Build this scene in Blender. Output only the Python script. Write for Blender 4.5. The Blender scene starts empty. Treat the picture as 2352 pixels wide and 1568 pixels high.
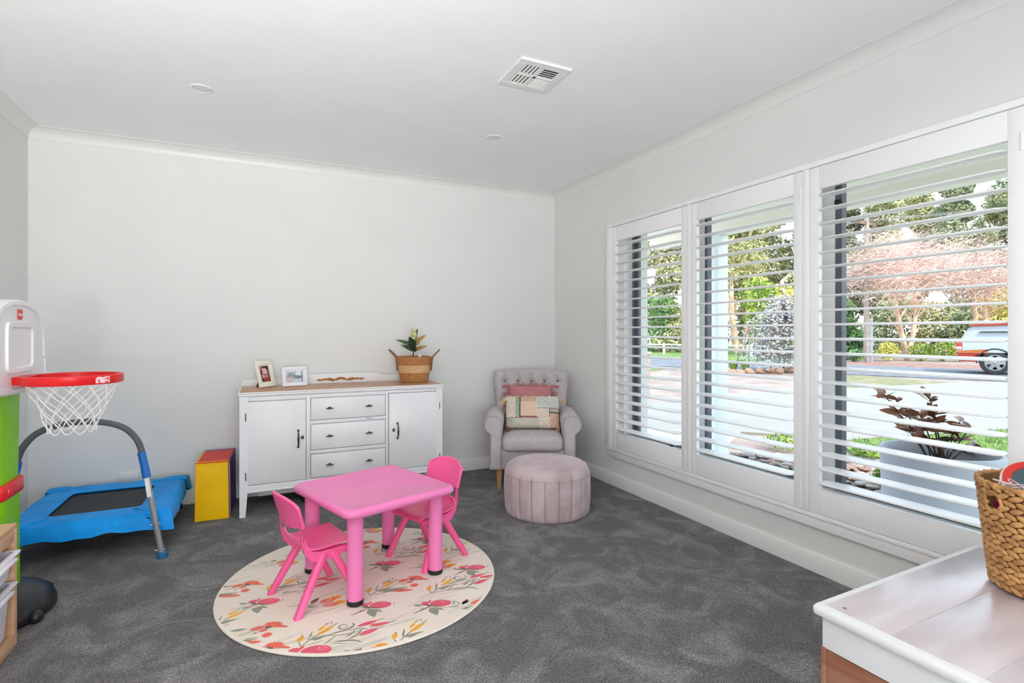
import bpy, bmesh, math, random
from math import sin, cos, pi, radians, sqrt, atan2, exp
from mathutils import Vector, Matrix

# ------------------------------------------------------------------ camera, sky, lights
S = bpy.context.scene
C = S.collection
CAMH, FPX, HY, YAW = 1.29, 1214.0, 764.0, radians(25.65)
XR, YB, XL, YN, H = 2.718, 4.66, -1.41, -2.3, 2.687
cam = bpy.data.cameras.new('camera'); co = bpy.data.objects.new('camera', cam); C.objects.link(co)
co.location = (0, 0, CAMH); co.rotation_euler = (pi/2, 0, -YAW)
cam.sensor_width = 36.0; cam.lens = 36.0*FPX/2352; cam.shift_y = -(784-HY)/2352; cam.clip_start = .02; cam.clip_end = 400
S.camera = co

W = bpy.data.worlds.new('sky'); S.world = W; W.use_nodes = True
nt = W.node_tree; nt.nodes.clear()
wo = nt.nodes.new('ShaderNodeOutputWorld'); wb = nt.nodes.new('ShaderNodeBackground')
tc = nt.nodes.new('ShaderNodeTexCoord'); sp = nt.nodes.new('ShaderNodeSeparateXYZ')
rp = nt.nodes.new('ShaderNodeValToRGB')
rp.color_ramp.elements[0].position = 0.0; rp.color_ramp.elements[0].color = (.87, .935, 1.0, 1)
rp.color_ramp.elements[1].position = 0.8; rp.color_ramp.elements[1].color = (.54, .73, 1.0, 1)
nt.links.new(tc.outputs['Generated'], sp.inputs[0]); nt.links.new(sp.outputs['Z'], rp.inputs[0])
nt.links.new(rp.outputs[0], wb.inputs[0]); nt.links.new(wb.outputs[0], wo.inputs[0])
wb.inputs[1].default_value = 3.7

def light(name, kind, loc, energy, color=(1, 1, 1), direction=None, size=None, portal=False):
    l = bpy.data.lights.new(name, kind); l.energy = energy; l.color = color
    o = bpy.data.objects.new(name, l); C.objects.link(o); o.location = loc
    if direction is not None: o.rotation_euler = Vector(direction).to_track_quat('-Z', 'Y').to_euler()
    if size: l.shape = 'RECTANGLE'; l.size, l.size_y = size
    if portal: l.cycles.is_portal = True
    return o
sun = light('sun', 'SUN', (0, 0, 20), 5.6, (1.0, .93, .82), (.05, .68, -.73)); sun.data.angle = radians(1.0)
# added fill at an unseen, made-up rear opening; portal samples sky through the windows
light('rear_fill', 'AREA', (-.10, YN-.45, .80), 72, (1.0, .99, .975), (-.1, 1, .9), (2.2, 1.2))
# added ceiling-bounce fill behind the camera, in a made-up stand (built below)
up = light('ceiling_bounce_fill', 'AREA', (-.75, -.9, 1.15), 80, (1.0, .995, .985), (.06, .90, 1), (.5, .5)); up.data.spread = radians(105)
light('window_portal', 'AREA', (XR+.20, 2.28, 1.28), 1, (1, 1, 1), (-1, 0, 0), (2.66, 1.86), portal=True)
S.view_settings.view_transform = 'Standard'; S.view_settings.look = 'None'
S.view_settings.exposure = -0.05; S.view_settings.gamma = 1.0; S.view_settings.use_curve_mapping = False
S.cycles.max_bounces = 10; S.cycles.diffuse_bounces = 6; S.cycles.transparent_max_bounces = 24
S.cycles.sample_clamp_indirect = 6.0

# ------------------------------------------------------------------ helpers
_d = Vector((sin(YAW), cos(YAW), 0)); _r = Vector((cos(YAW), -sin(YAW), 0))
def ray(px, py): return _d + _r*((px-1176)/FPX) + Vector((0, 0, -(py-HY)/FPX))
def at_z(px, py, z=0.0):
    v = ray(px, py); return Vector((0, 0, CAMH)) + v*((z-CAMH)/v.z)
def at_depth(px, py, Z): return Vector((0, 0, CAMH)) + ray(px, py)*Z
def at_y(px, py, y):
    v = ray(px, py); return Vector((0, 0, CAMH)) + v*(y/v.y)

def lin(c):
    f = lambda u: u/12.92 if u <= .04045 else ((u+.055)/1.055)**2.4
    return tuple(f(x/255.0) for x in c)

MATS = {}
def mat(name, col, rough=.5, var=.04, vs=6, bump=0.0, bs=80, metal=0.0, spec=.5, coat=0.0, sheen=0.0, trans=0.0, col2=None, stretch=None, detail=3, bdist=.004, ramp=(.35, .65)):
    if name in MATS: return MATS[name]
    m = bpy.data.materials.new(name); m.use_nodes = True; MATS[name] = m
    n = m.node_tree.nodes; L = m.node_tree.links; b = n['Principled BSDF']
    t = n.new('ShaderNodeTexCoord'); src = t.outputs['Object']
    if stretch:
        mp = n.new('ShaderNodeMapping'); mp.inputs['Scale'].default_value = stretch; L.new(src, mp.inputs[0]); src = mp.outputs[0]
    nz = n.new('ShaderNodeTexNoise'); nz.inputs['Scale'].default_value = vs; nz.inputs['Detail'].default_value = detail
    L.new(src, nz.inputs['Vector'])
    cr = n.new('ShaderNodeValToRGB'); c = lin(col)
    if col2 is None:
        a, z = [max(0, x*(1-var)) for x in c], [min(1, x*(1+var)) for x in c]
    else:
        a, z = c, lin(col2)
    cr.color_ramp.elements[0].position = ramp[0]; cr.color_ramp.elements[1].position = ramp[1]
    cr.color_ramp.elements[0].color = (*a, 1); cr.color_ramp.elements[1].color = (*z, 1)
    L.new(nz.outputs[0], cr.inputs[0]); L.new(cr.outputs[0], b.inputs['Base Color'])
    b.inputs['Roughness'].default_value = rough; b.inputs['Metallic'].default_value = metal
    b.inputs['Specular IOR Level'].default_value = spec; b.inputs['Coat Weight'].default_value = coat
    b.inputs['Coat Roughness'].default_value = .22 if name == 'washed_timber' else .12
    b.inputs['Sheen Weight'].default_value = sheen; b.inputs['Sheen Roughness'].default_value = .4
    if trans: b.inputs['Transmission Weight'].default_value = trans
    if bump:
        n2 = n.new('ShaderNodeTexNoise'); n2.inputs['Scale'].default_value = bs; n2.inputs['Detail'].default_value = 2
        L.new(src, n2.inputs['Vector'])
        bp = n.new('ShaderNodeBump'); bp.inputs['Strength'].default_value = bump; bp.inputs['Distance'].default_value = bdist
        L.new(n2.outputs[0], bp.inputs['Height']); L.new(bp.outputs[0], b.inputs['Normal'])
    return m

class B:
    """collects geometry for one mesh"""
    def __init__(s): s.bm = bmesh.new(); s.mi = 0
    def face(s, vs):
        try:
            f = s.bm.faces.new(vs); f.material_index = s.mi; return f
        except ValueError: return None
    def vert(s, p): return s.bm.verts.new(p)
    def box(s, x0, x1, y0, y1, z0, z1, bev=0.0, seg=2, M=None):
        r = bmesh.ops.create_cube(s.bm, size=1.0)
        vs = r['verts']
        for v in vs: v.co = Vector((x0+(v.co.x+.5)*(x1-x0), y0+(v.co.y+.5)*(y1-y0), z0+(v.co.z+.5)*(z1-z0)))
        fs = set(f for v in vs for f in v.link_faces)
        for f in fs: f.material_index = s.mi
        if bev:
            es = list(set(e for v in vs for e in v.link_edges))
            rr = bmesh.ops.bevel(s.bm, geom=es, offset=bev, segments=seg, affect='EDGES', profile=.5, clamp_overlap=True)
            vs = list(set(vs) & set(s.bm.verts)) if False else list(set(v for f in rr['faces'] for v in f.verts) | set(v for v in vs if v.is_valid))
            for f in rr['faces']: f.material_index = s.mi
        if M is not None:
            allv = set()
            stack = [v for v in vs if v.is_valid]
            while stack:
                v = stack.pop()
                if v in allv: continue
                allv.add(v)
                for e in v.link_edges:
                    w = e.other_vert(v)
                    if w not in allv: stack.append(w)
            for v in allv: v.co = M @ v.co
        return s
    def loft(s, rings, closed=True, cap0=True, cap1=True):
        R = [[s.vert(p) for p in r] for r in rings]; n = len(R[0])
        for a, b in zip(R, R[1:]):
            for i in range(n if closed else n-1):
                j = (i+1) % n; s.face((a[i], a[j], b[j], b[i]))
        if cap0 and closed: s.face(list(reversed(R[0])))
        if cap1 and closed: s.face(R[-1])
        return R
    def tube(s, pts, r, n=8, closed=False, caps=True):
        pts = [Vector(p) for p in pts]; m = len(pts); rings = []
        up = None
        for i, p in enumerate(pts):
            if closed: t = pts[(i+1) % m]-pts[i-1]
            else: t = pts[min(i+1, m-1)]-pts[max(i-1, 0)]
            t = t.normalized() if t.length > 1e-9 else Vector((0, 0, 1))
            if up is None:
                a = Vector((0, 0, 1)) if abs(t.z) < .9 else Vector((1, 0, 0)); up = (a-t*a.dot(t)).normalized()
            else:
                up = up-t*up.dot(t); up = up.normalized() if up.length > 1e-6 else t.orthogonal().normalized()
            w = t.cross(up); rr = r[i] if isinstance(r, (list, tuple)) else r
            rings.append([p+(up*cos(2*pi*k/n)+w*sin(2*pi*k/n))*rr for k in range(n)])
        if closed: rings.append(rings[0]); s.loft(rings, True, False, False)
        else: s.loft(rings, True, caps, caps)
        return s
    def cyl(s, p0, p1, r0, r1=None, n=20): return s.tube([p0, p1], [r0, r0 if r1 is None else r1], n)
    def lathe(s, prof, n=32, c=(0, 0, 0), cap0=True, cap1=True, wob=None):
        c = Vector(c)
        s.loft([[c+Vector(((r+(wob(2*pi*k/n, z) if wob else 0))*cos(2*pi*k/n), (r+(wob(2*pi*k/n, z) if wob else 0))*sin(2*pi*k/n), z)) for k in range(n)] for r, z in prof], True, cap0, cap1)
        return s
    def ball(s, c, rx, ry=None, rz=None, u=12, v=8, M=None):
        ry = ry or rx; rz = rz or rx; c = Vector(c)
        rings = []
        for j in range(1, v):
            a = -pi/2+pi*j/v
            rings.append([Vector((rx*cos(a)*cos(2*pi*k/u), ry*cos(a)*sin(2*pi*k/u), rz*sin(a))) for k in range(u)])
        T = (lambda p: c+(M @ p)) if M is not None else (lambda p: c+p)
        R = [[s.vert(T(p)) for p in r] for r in rings]
        for a, b in zip(R, R[1:]):
            for i in range(u): s.face((a[i], a[(i+1) % u], b[(i+1) % u], b[i]))
        bt, tp = s.vert(T(Vector((0, 0, -rz)))), s.vert(T(Vector((0, 0, rz))))
        for i in range(u):
            s.face((bt, R[0][(i+1) % u], R[0][i])); s.face((tp, R[-1][i], R[-1][(i+1) % u]))
        return s
    def prism(s, pts, z0, z1, ax='z'):
        f = {'z': lambda a, b, c: (a, b, c), 'x': lambda a, b, c: (c, a, b), 'y': lambda a, b, c: (a, c, b)}[ax]
        s.loft([[Vector(f(a, b, z0)) for a, b in pts], [Vector(f(a, b, z1)) for a, b in pts]]); return s
    def flat(s, pts, z):
        s.face([s.vert((p[0], p[1], z)) for p in pts]); return s
    def build(s, name, mats, parent=None, smooth=35, loc=None, rot=None):
        bmesh.ops.recalc_face_normals(s.bm, faces=s.bm.faces)
        me = bpy.data.meshes.new(name); s.bm.to_mesh(me); s.bm.free()
        for m in (mats if isinstance(mats, (list, tuple)) else [mats]): me.materials.append(m)
        if smooth:
            me.shade_smooth(); me.set_sharp_from_angle(angle=radians(smooth))
        o = bpy.data.objects.new(name, me); C.objects.link(o)
        if parent is not None: o.parent = parent
        if loc is not None: o.location = loc
        if rot is not None: o.rotation_euler = rot
        return o

def tag(o, label=None, cat=None, group=None, kind=None):
    if label: o['label'] = label
    if cat: o['category'] = cat
    if group: o['group'] = group
    if kind: o['kind'] = kind
    return o
def thing(name, label, cat, loc=(0, 0, 0), rz=0.0, group=None):
    o = bpy.data.objects.new(name, None); C.objects.link(o); o.location = loc; o.rotation_euler = (0, 0, rz)
    o.empty_display_size = .1
    return tag(o, label, cat, group)
def struct(o, label=None): return tag(o, label, None, None, 'structure')
def inst(src, parent=None, loc=(0, 0, 0), rot=(0, 0, 0), scale=(1, 1, 1)):
    c = src.copy(); C.objects.link(c); c.parent = parent; c.location = loc; c.rotation_euler = rot; c.scale = scale; return c
def rrect(hx, hy, rad, n=5, z=0.0, cx=0.0, cy=0.0):
    out = []
    for k, (sx, sy) in enumerate(((1, 1), (-1, 1), (-1, -1), (1, -1))):
        for i in range(n+1):
            a = k*pi/2+(pi/2)*i/n
            out.append(Vector((cx+sx*(hx-rad)+rad*cos(a), cy+sy*(hy-rad)+rad*sin(a), z)))
    return out
def circ(c, r, n, z): return [Vector((c[0]+r*cos(2*pi*k/n), c[1]+r*sin(2*pi*k/n), z)) for k in range(n)]
def smooth_path(pts, n=6):
    pts = [Vector(p) for p in pts]; out = []
    for i in range(len(pts)-1):
        p0, p1, p2, p3 = pts[max(i-1, 0)], pts[i], pts[i+1], pts[min(i+2, len(pts)-1)]
        for k in range(n):
            t = k/n
            out.append(.5*((2*p1)+(p2-p0)*t+(2*p0-5*p1+4*p2-p3)*t*t+(3*p1-p0-3*p2+p3)*t**3))
    out.append(pts[-1]); return out
rnd = random.Random(7)

# ------------------------------------------------------------------ materials of the room
M_wall = mat('wall_paint', (229, 229, 227), .75, .012, 3, .05, 300)
M_ceil = mat('ceiling_paint', (245, 246, 246), .85, .01, 3, .04, 300)
M_trim = mat('trim_paint', (230, 230, 228), .4, .01, 4)
M_shut = mat('shutter_white', (246, 246, 246), .35, .01, 4)
M_alu = mat('charcoal_aluminium', (98, 102, 110), .45, .06, 8, metal=.3)
M_wpaint = mat('white_furniture_paint', (236, 236, 238), .38, .02, 5, .03, 120)
M_pink = mat('pink_plastic', (240, 128, 186), .34, .03, 4, .02, 200)
M_hot = mat('hot_pink_plastic', (248, 98, 158), .36, .03, 4, .02, 200)
M_black = mat('black_rubber', (24, 24, 26), .55, .1, 20)
M_fabric = mat('grey_linen', (190, 182, 183), .9, .06, 30, .35, 700, sheen=.3, bdist=.001)
M_steel = mat('grey_steel', (150, 152, 156), .3, .06, 15, metal=.9)

def carpet():
    m = bpy.data.materials.new('charcoal_carpet'); m.use_nodes = True
    n, L = m.node_tree.nodes, m.node_tree.links; b = n['Principled BSDF']
    t = n.new('ShaderNodeTexCoord')
    f = n.new('ShaderNodeTexNoise'); f.inputs['Scale'].default_value = 240; f.inputs['Detail'].default_value = 2; f.inputs['Roughness'].default_value = .75
    g = n.new('ShaderNodeTexNoise'); g.inputs['Scale'].default_value = 4.2; g.inputs['Detail'].default_value = 5; g.inputs['Distortion'].default_value = 1.1; g.inputs['Roughness'].default_value = .6
    k = n.new('ShaderNodeTexNoise'); k.inputs['Scale'].default_value = 75; k.inputs['Detail'].default_value = 4; k.inputs['Roughness'].default_value = .8
    for q in (f, g, k): L.new(t.outputs['Object'], q.inputs['Vector'])
    r1 = n.new('ShaderNodeValToRGB'); r1.color_ramp.elements[0].position = .38; r1.color_ramp.elements[1].position = .64
    r1.color_ramp.elements[0].color = (*lin((50, 49, 50)), 1); r1.color_ramp.elements[1].color = (*lin((146, 144, 145)), 1)
    r2 = n.new('ShaderNodeValToRGB'); r2.color_ramp.elements[0].position = .44; r2.color_ramp.elements[1].position = .68
    r2.color_ramp.elements[0].color = (.86, .86, .86, 1); r2.color_ramp.elements[1].color = (1.7, 1.7, 1.7, 1)
    r3 = n.new('ShaderNodeValToRGB'); r3.color_ramp.elements[0].position = .36; r3.color_ramp.elements[1].position = .64
    r3.color_ramp.elements[0].color = (.62, .62, .62, 1); r3.color_ramp.elements[1].color = (1.4, 1.4, 1.4, 1)
    L.new(f.outputs[0], r1.inputs[0]); L.new(g.outputs[0], r2.inputs[0]); L.new(k.outputs[0], r3.inputs[0])
    m1 = n.new('ShaderNodeMixRGB'); m1.blend_type = 'MULTIPLY'; m1.inputs[0].default_value = 1
    m2 = n.new('ShaderNodeMixRGB'); m2.blend_type = 'MULTIPLY'; m2.inputs[0].default_value = 1
    L.new(r1.outputs[0], m1.inputs[1]); L.new(r2.outputs[0], m1.inputs[2])
    L.new(m1.outputs[0], m2.inputs[1]); L.new(r3.outputs[0], m2.inputs[2]); L.new(m2.outputs[0], b.inputs['Base Color'])
    b.inputs['Roughness'].default_value = 1; b.inputs['Specular IOR Level'].default_value = .1
    b.inputs['Sheen Weight'].default_value = .15
    bp = n.new('ShaderNodeBump'); bp.inputs['Strength'].default_value = .9; bp.inputs['Distance'].default_value = .006
    L.new(f.outputs[0], bp.inputs['Height']); L.new(bp.outputs[0], b.inputs['Normal'])
    return m
M_carpet = carpet()

def glass(name='window_glass'):
    m = bpy.data.materials.new(name); m.use_nodes = True
    n, L = m.node_tree.nodes, m.node_tree.links; n.clear()
    o = n.new('ShaderNodeOutputMaterial'); mx = n.new('ShaderNodeMixShader'); tr = n.new('ShaderNodeBsdfTransparent'); gl = n.new('ShaderNodeBsdfGlossy')
    lw = n.new('ShaderNodeLayerWeight'); lw.inputs['Blend'].default_value = .12
    mu = n.new('ShaderNodeMath'); mu.operation = 'MULTIPLY'; mu.inputs[1].default_value = .5
    nz = n.new('ShaderNodeTexNoise'); nz.inputs['Scale'].default_value = 2
    rr = n.new('ShaderNodeMapRange'); rr.inputs['To Min'].default_value = .0; rr.inputs['To Max'].default_value = .02
    L.new(nz.outputs[0], rr.inputs[0]); L.new(rr.outputs[0], gl.inputs['Roughness'])
    tr.inputs[0].default_value = (.97, .985, .98, 1)
    L.new(lw.outputs['Fresnel'], mu.inputs[0]); L.new(mu.outputs[0], mx.inputs[0]); L.new(tr.outputs[0], mx.inputs[1]); L.new(gl.outputs[0], mx.inputs[2]); L.new(mx.outputs[0], o.inputs[0])
    return m
M_glass = glass()

# ------------------------------------------------------------------ room shell
T = .25
b = B(); b.box(XL-T, XR+T, YN-T, YB+T, -.12, 0); struct(b.build('floor', M_carpet, smooth=0))
b = B(); b.box(XL-T, XR+T, YN-T, YB+T, H, H+.12); struct(b.build('ceiling', M_ceil, smooth=0))
b = B(); b.box(XL-T, XR+T, YB, YB+T, 0, H); struct(b.build('wall_back', M_wall, smooth=0))
b = B(); b.box(XL-T, XL, YN-T, YB, 0, H); struct(b.build('wall_left', M_wall, smooth=0))
OY0, OY1, OZ0, OZ1 = .985, 3.545, .427, 2.19
b = B()
b.box(XR, XR+T, YN-T, OY0, 0, H); b.box(XR, XR+T, OY1, YB, 0, H)
b.box(XR, XR+T, OY0, OY1, 0, OZ0); b.box(XR, XR+T, OY0, OY1, OZ1, H)
struct(b.build('wall_right', M_wall, smooth=0))
DX0, DX1, DZ = -.90, 1.80, 2.20
b = B(); b.box(XL, DX0, YN-T, YN, 0, H); b.box(DX1, XR, YN-T, YN, 0, H); b.box(DX0, DX1, YN-T, YN, DZ, H)
struct(b.build('wall_rear', M_wall, smooth=0))
b = B()
for x0, x1 in ((DX0, DX0+.06), (.42, .48), (DX1-.06, DX1)): b.box(x0, x1, YN-.14, YN-.06, 0, DZ)
b.box(DX0+.06, DX1-.06, YN-.14, YN-.06, DZ-.06, DZ); b.box(DX0+.06, DX1-.06, YN-.14, YN-.06, 0, .05)
d1 = struct(b.build('added_rear_door', M_alu, smooth=0))  # made-up rear door, out of view, added to let fill light in
for x0, x1 in ((DX0+.06, .42), (.48, DX1-.06)):
    b = B(); b.box(x0, x1, YN-.103, YN-.097, .05, DZ-.06); b.build('pane', M_glass, d1, smooth=0)

# cornices (75 mm cove) and skirting
def cove(n=8):
    return [(0, 0), (.004, 0), (.004, .006)] + [(.075-.071*cos(pi/2*i/n), .006+.065*sin(pi/2*i/n)) for i in range(1, n)] + [(.075, .071), (.075, .075), (0, .075)]
def cornice(name, kind):
    pr = cove(); r0, r1 = [], []
    for a, z in pr:
        zz = H-.075+z
        if kind == 'back': r0.append(Vector((XL+a, YB-a, zz))); r1.append(Vector((XR-a, YB-a, zz)))
        if kind == 'right': r0.append(Vector((XR-a, YB-a, zz))); r1.append(Vector((XR-a, YN+a, zz)))
        if kind == 'left': r0.append(Vector((XL+a, YN+a, zz))); r1.append(Vector((XL+a, YB-a, zz)))
    b = B(); b.loft([r0, r1]); struct(b.build(name, M_trim, smooth=30))
cornice('trim_1', 'back'); cornice('trim_2', 'right'); cornice('trim_3', 'left')
def skirt(name, kind):
    pr = [(0, 0), (.016, 0), (.016, .092), (.012, .099), (.006, .102), (0, .102)]; r0, r1 = [], []
    for a, z in pr:
        if kind == 'back': r0.append(Vector((XL+a, YB-a, z))); r1.append(Vector((XR-a, YB-a, z)))
        if kind == 'right': r0.append(Vector((XR-a, YB-a, z))); r1.append(Vector((XR-a, YN+a, z)))
        if kind == 'left': r0.append(Vector((XL+a, YN+a, z))); r1.append(Vector((XL+a, YB-a, z)))
    b = B(); b.loft([r0, r1]); struct(b.build(name, M_trim, smooth=30))
skirt('baseboard_back', 'back'); skirt('baseboard_right', 'right'); skirt('baseboard_left', 'left')

# aluminium windows behind the shutters, white mullion posts and reveal lining
def window(name, y0, y1, extra=False):
    x0, x1 = XR+.085, XR+.125; w = .022 if name == 'window_2' else .034
    b = B()
    b.box(x0, x1, y0, y0+w, OZ0+.02, OZ1-.02); b.box(x0, x1, y1-w, y1, OZ0+.02, OZ1-.02)
    b.box(x0, x1, y0+w, y1-w, OZ0+.02, OZ0+.046); b.box(x0, x1, y0+w, y1-w, OZ1-.06, OZ1-.02)
    if extra:
        b.box(x0+.008, x1-.008, y1-w-.034, y1-w-.004, OZ0+.05, OZ1-.06)
        b.box(x0+.008, x1-.008, y0+w+.004, y0+w+.03, OZ0+.05, OZ1-.06)
    o = struct(b.build(name, M_alu, smooth=0))
    b = B(); b.box(XR+.103, XR+.107, y0+w, y1-w, OZ0+.046, OZ1-.06); b.build('pane', M_glass, o, smooth=0)
    return o
w1 = window('window_1', 2.836, 3.525, True)
window('window_2', 1.925, 2.735)
w3 = window('window_3', .99, 1.812)
b = B(); b.tube([(XR+.085, 3.08, .475), (XR+.06, 3.08, .47), (XR+.055, 3.03, .455)], [.012, .011, .008], 8); b.ball((XR+.055, 3.03, .452), .012, u=8, v=6)
b.build('winder', M_black, w1)
b = B(); b.box(XR+.07, XR+.09, 1.775, 1.81, 1.98, 2.0, .003); b.build('latch', M_black, w3)
b = B(); b.box(XR+.080, XR+.130, 2.737, 2.834, OZ0+.02, OZ1-.02, .003); b.box(XR+.080, XR+.130, 1.814, 1.923, OZ0+.02, OZ1-.02, .003)
struct(b.build('trim_4', M_trim, smooth=0))
b = B()   # reveal lining, boards 18 mm
b.box(XR+.001, XR+T-.01, OY0, OY1, OZ0, OZ0+.018); b.box(XR+.001, XR+T-.01, OY0, OY1, OZ1-.018, OZ1)
b.box(XR+.001, XR+.245, OY1-.018, OY1, OZ0+.018, OZ1-.018)
struct(b.build('trim_5', M_trim, smooth=0))

# ------------------------------------------------------------------ plantation shutters
PY = ((2.787, 3.653), (1.920, 2.755), (.987, 1.883))
PZ0, PZ1, BZ0, BZ1 = .325, 2.175, .460, 2.055
fr = thing('shutter_frame', 'white surround frame of the three window shutters on the right wall', 'frame', (XR, 2.3, .24))
def fbox(name, y0, y1, z0, z1, d=.034, bev=.003):
    b = B(); b.box(-d, -.001, y0-2.3, y1-2.3, z0-.24, z1-.24, bev); return b.build(name, M_shut, fr, smooth=30)
fbox('top_rail', .925, 3.727, 2.178, 2.207); fbox('bottom_rail', .925, 3.727, .244, .322, .026)
fbox('side_post', 3.656, 3.727, .322, 2.178); fbox('side_post', .925, .984, .322, 2.178)
fbox('dividing_post', 2.757, 2.785, .322, 2.178); fbox('dividing_post', 1.885, 1.918, .322, 2.178)
b = B(); b.box(-.034, -.026, .925-2.3, 3.727-2.3, .300-.24, .322-.24, .002); b.build('bead', M_shut, fr, smooth=30)
names = ('white louvred shutter panel farthest from camera, beside the armchair corner',
         'white louvred shutter panel in the middle of the three',
         'white louvred shutter panel nearest the camera, in front of the grey planter')
NB = 21; pitch = (BZ1-BZ0)/NB; louvre_src = {}
for (y0, y1), lab in zip(PY, names):
    yc = (y0+y1)/2; sw = .056
    t = thing('plantation_shutter', lab, 'shutter', (XR-.015, yc, PZ0), 0, 'window shutter panels')
    hw = (y1-y0)/2
    for nm, a, c, z0, z1 in (('stile', -hw, -hw+sw, 0, PZ1-PZ0), ('stile', hw-sw, hw, 0, PZ1-PZ0), ('top_rail', -hw+sw, hw-sw, BZ1-PZ0, PZ1-PZ0), ('bottom_rail', -hw+sw, hw-sw, 0, BZ0-PZ0)):
        b = B(); b.box(-.0135, .0135, a, c, z0, z1, .002); b.build(nm, M_shut, t, smooth=30)
    L0 = hw-sw-.004
    prof = []
    for i in range(20):
        a = 2*pi*i/20; sg_ = lambda v, e: (1 if v >= 0 else -1)*abs(v)**e; prof.append((.0450*sg_(cos(a), .75), .0066*sg_(sin(a), .55)))
    def secs(y, k): return [Vector((x*k, y, z*(k if k > .5 else .8))) for x, z in prof]
    b = B(); b.loft([secs(-L0, .55), secs(-L0+.03, 1), secs(L0-.03, 1), secs(L0, .55)])
    src = b.build('louvre', M_shut, t, smooth=40)
    for k in range(NB):
        o = src if k == 0 else inst(src, t)
        o.location = (.0, 0, BZ0-PZ0+pitch*(k+.5)); o.rotation_euler = (0, radians(-3), 0)
    b = B(); b.tube([(-.0145, -hw+.012, .08), (-.0145, -hw+.012, .15)], .005, 8); b.build('hinge', M_shut, t)
    b = B(); b.tube([(-.0145, -hw+.012, 1.68), (-.0145, -hw+.012, 1.75)], .005, 8); b.build('hinge', M_shut, t)

# ------------------------------------------------------------------ ceiling vent, downlights, power point
t = thing('ceiling_vent', 'white square ceiling air vent with four quadrants of slats', 'vent', (1.35, 2.535, H))
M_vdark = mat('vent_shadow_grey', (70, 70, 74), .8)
b = B()
for r in ((-.15, .15, -.15, -.105), (-.15, .15, .105, .15), (-.15, -.105, -.105, .105), (.105, .15, -.105, .105)): b.box(r[0], r[1], r[2], r[3], -.012, -.0005, .003)
b.box(-.105, .105, -.008, .008, -.012, -.001); b.box(-.008, .008, -.105, .105, -.012, -.001)
b.build('vent_frame', M_trim, t, smooth=0)
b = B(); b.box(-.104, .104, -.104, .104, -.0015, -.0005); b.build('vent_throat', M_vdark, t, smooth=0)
for qx, qy, alongx, tilt in ((-1, 1, False, 48), (-1, -1, False, 48), (1, -1, True, 35), (1, 1, True, -48)):
    for k in range(5):
        o = -.042+.021*k
        sw_ = .0095 if (qx > 0 and qy > 0) else .0055; b = B(); b.box(-.045, .045, -sw_, sw_, -.0008, .0008)
        s_ = b.build('slat', M_trim, t, smooth=0)
        cx, cy = qx*.0565, qy*.0565
        if alongx: s_.location = (cx, cy+o, -.0085); s_.rotation_euler = (radians(tilt*.5), 0, 0)
        else: s_.location = (cx+o, cy, -.0085); s_.rotation_euler = (radians(tilt*.5), 0, pi/2)
for x, y, lab in ((-.292, 3.494, 'white recessed downlight in the ceiling on the left, above the trampoline side'), (1.523, 3.468, 'white recessed downlight in the ceiling between the vent and the corner')):
    t = thing('downlight', lab, 'downlight', (x, y, H), 0, 'recessed ceiling downlights')
    b = B(); n = 28; b.loft([circ((0, 0), .044, n, -.002), circ((0, 0), .048, n, -.006), circ((0, 0), .056, n, -.005), circ((0, 0), .060, n, -.0005), circ((0, 0), .044, n, -.0005)], True, False, False); b.build('trim_ring', M_trim, t)
    b = B(); b.lathe([(.043, -.0005), (.043, -.0035)], n); b.build('diffuser', mat('downlight_diffuser', (226, 226, 226), .5), t)
t = thing('fill_light_stand', 'added, unseen dish on a stand for the fill light behind the viewpoint', 'lamp', (-.75, -.98, 0))  # made-up stand, out of view, added to carry the ceiling-bounce fill
b = B(); b.lathe([(.15, 0), (.16, .006), (.15, .02), (.02, .026)], 32); b.build('base', M_black, t)
b = B(); b.cyl((0, 0, .02), (0, 0, 1.02), .012, .012, 12); b.build('pole', M_black, t)
b = B(); b.lathe([(.03, -.19), (.16, -.13), (.30, -.04), (.37, .01), (.36, .01), (.28, -.03), (.14, -.11), (.02, -.16)], 40)
b.bm.transform(Matrix.Translation((0, .08, 1.15)) @ Vector((.06, .90, 1)).to_track_quat('Z', 'Y').to_matrix().to_4x4()); b.build('reflector', M_trim, t, smooth=60)
t = thing('power_point', 'white power point plate on the back wall above the blue trampoline', 'socket', (-.845, YB, .245))
b = B(); b.box(-.058, .058, -.009, -.0005, -.036, .036, .003); b.build('plate', M_trim, t, smooth=30)
for sx in (-1, 1):
    b = B(); b.box(sx*.03-.006, sx*.03+.006, -.012, -.009, .012, .026, .001); b.build('switch', M_trim, t, smooth=30)

# ------------------------------------------------------------------ round play mat with printed flowers
RC, RR = (.50, 2.85), .69
M_mat = mat('cream_foam_mat', (232, 222, 208), .6, .04, 3, .05, 200)
rug = thing('play_mat', 'round cream foam play mat printed with pink and yellow wildflowers', 'mat', (RC[0], RC[1], 0))
b = B(); n = 96
b.loft([circ((0, 0), RR-.006, n, .0005), circ((0, 0), RR-.001, n, .004), circ((0, 0), RR, n, .008), circ((0, 0), RR-.003, n, .0115), circ((0, 0), RR-.010, n, .013)])
b.build('foam_pad', M_mat, rug)
PRINT = [('print_pink', (226, 98, 118)), ('print_coral', (232, 112, 92)), ('print_yellow', (238, 176, 58)), ('print_green', (142, 152, 128)), ('print_brown', (128, 98, 96)), ('print_pale', (221, 213, 199)), ('print_sage', (210, 208, 190)), ('print_orange', (240, 158, 40))]
PM = [mat(k, c, .6, .06, 30) for k, c in PRINT]
PINK, CORAL, YEL, GRN, BRN, PALE, SAGE, ORG = range(8)
pb = B(); lay = [0]
def rugp(px, py): p = at_z(px, py, .013); return Vector((p.x-RC[0], p.y-RC[1]))
def inside(p): return p.length < RR-.012
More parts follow.
